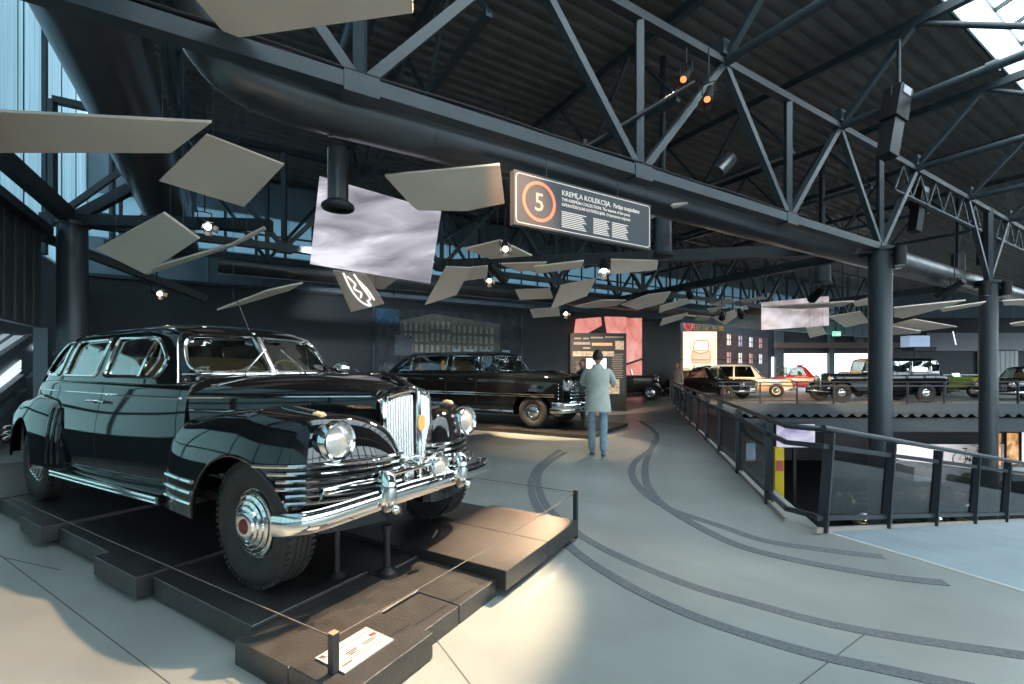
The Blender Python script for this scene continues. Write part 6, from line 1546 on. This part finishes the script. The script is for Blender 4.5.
person((1.46, 7.95, 0), R(75), 'visitor with dark hair, pale long coat and jeans, facing the information board', 1.79, coat_c=(.46, .49, .44), leg_c=(.26, .36, .42), pose='reach', shoe_c=(.16, .22, .28))
person((1.95, 12.75, 0), R(-150), 'red-haired visitor in dark clothes behind the nose of the second black car', 1.72, hair_c=(.30, .07, .02), coat_c=(.07, .06, .055), leg_c=(.05, .06, .08), pose='lean', shoe_c=(.5, .28, .2), hair_len=.12)
person((7.75, 21.9, 0), R(-110), 'distant visitor in a grey skirt with ginger hair beyond the end of the railing', 1.74, hair_c=(.35, .10, .04), coat_c=(.16, .13, .12), leg_c=(.20, .18, .18), skirt=True, hair_len=.1)
# ---------------------------------------------------------------- light from the fixtures and from spots without one
def spot(ld, power, size=50, blend=.4, col=(1, .74, .48), radius=.05, target=None):
    p, d = ld if isinstance(ld, tuple) else (V(ld), (V(target) - V(ld)).normalized())
    if target is not None: d = (V(target) - p).normalized()
    l = bpy.data.lights.new('spot', 'SPOT'); l.energy = power; l.spot_size = R(size); l.spot_blend = blend; l.color = col; l.shadow_soft_size = radius
    o = link(bpy.data.objects.new('spot', l)); o.location = p + d * .30; o.rotation_euler = d.to_track_quat('-Z', 'Y').to_euler(); return o
spot(L_['a'], 3500, 24, .8, target=(-1.2, 3.2, .9)); spot(L_['b'], 7000, 17, .6, target=(-.3, 3.2, .55))
spot(L_['c'], 500, 14, .8, target=(-.5, 2.9, .1)); spot(L_['d'], 2200, 20, .5, target=(-.2, 3.3, .5))
spot(V((.78, 4.6, 6.1)), 2300, 40, .7, target=(-2.7, 2.5, 0), radius=.06, col=(1, .64, .38))
spot(L_['e'], 1300, 50, target=(-1.5, 11.6, 1.)); spot(L_['f'], 1300, 50, target=(0.6, 10.9, .6)); spot(L_['g'], 3600, 8.5, .7, target=(.0, 3.92, .16), col=(1, .66, .40)); spot(P(604, 274, 9.7), 250, 60, target=(1.2, 9.2, 0)); spot(L_['h'], 1100, 50, target=(2.6, 16, 1.2))
spot(L_['i'], 2200, 36, target=(15, 21.2, .6)); spot(L_['j'], 2200, 36, target=(18.5, 21.5, .6))
spot(P(735, 325, 14.6), 2500, 40, target=(11.5, 24, .4)); spot(P(745, 312, 15.0), 2500, 40, target=(15, 26, .8))
spot(V((-.1, 1.7, 5.6)), 3200, 14, .9, target=(.10, 5.5, 3.52), col=(1, .58, .34)); spot(P(300, 200, 9.0), 900, 60, target=(-4, 17, 2.2), col=(.8, .9, 1))  # first spot is unseen, added above the camera to warm the hanging sign
spot(V((19.5, 21.5, -1.2)), 900, 70, .6, target=(21.5, 25, -3.0), col=(1, .95, .95)); spot(V((16, 20.2, -1.2)), 500, 80, .6, target=(16, 18, -4.0))  # first spot added without a fixture to brighten the white backdrop
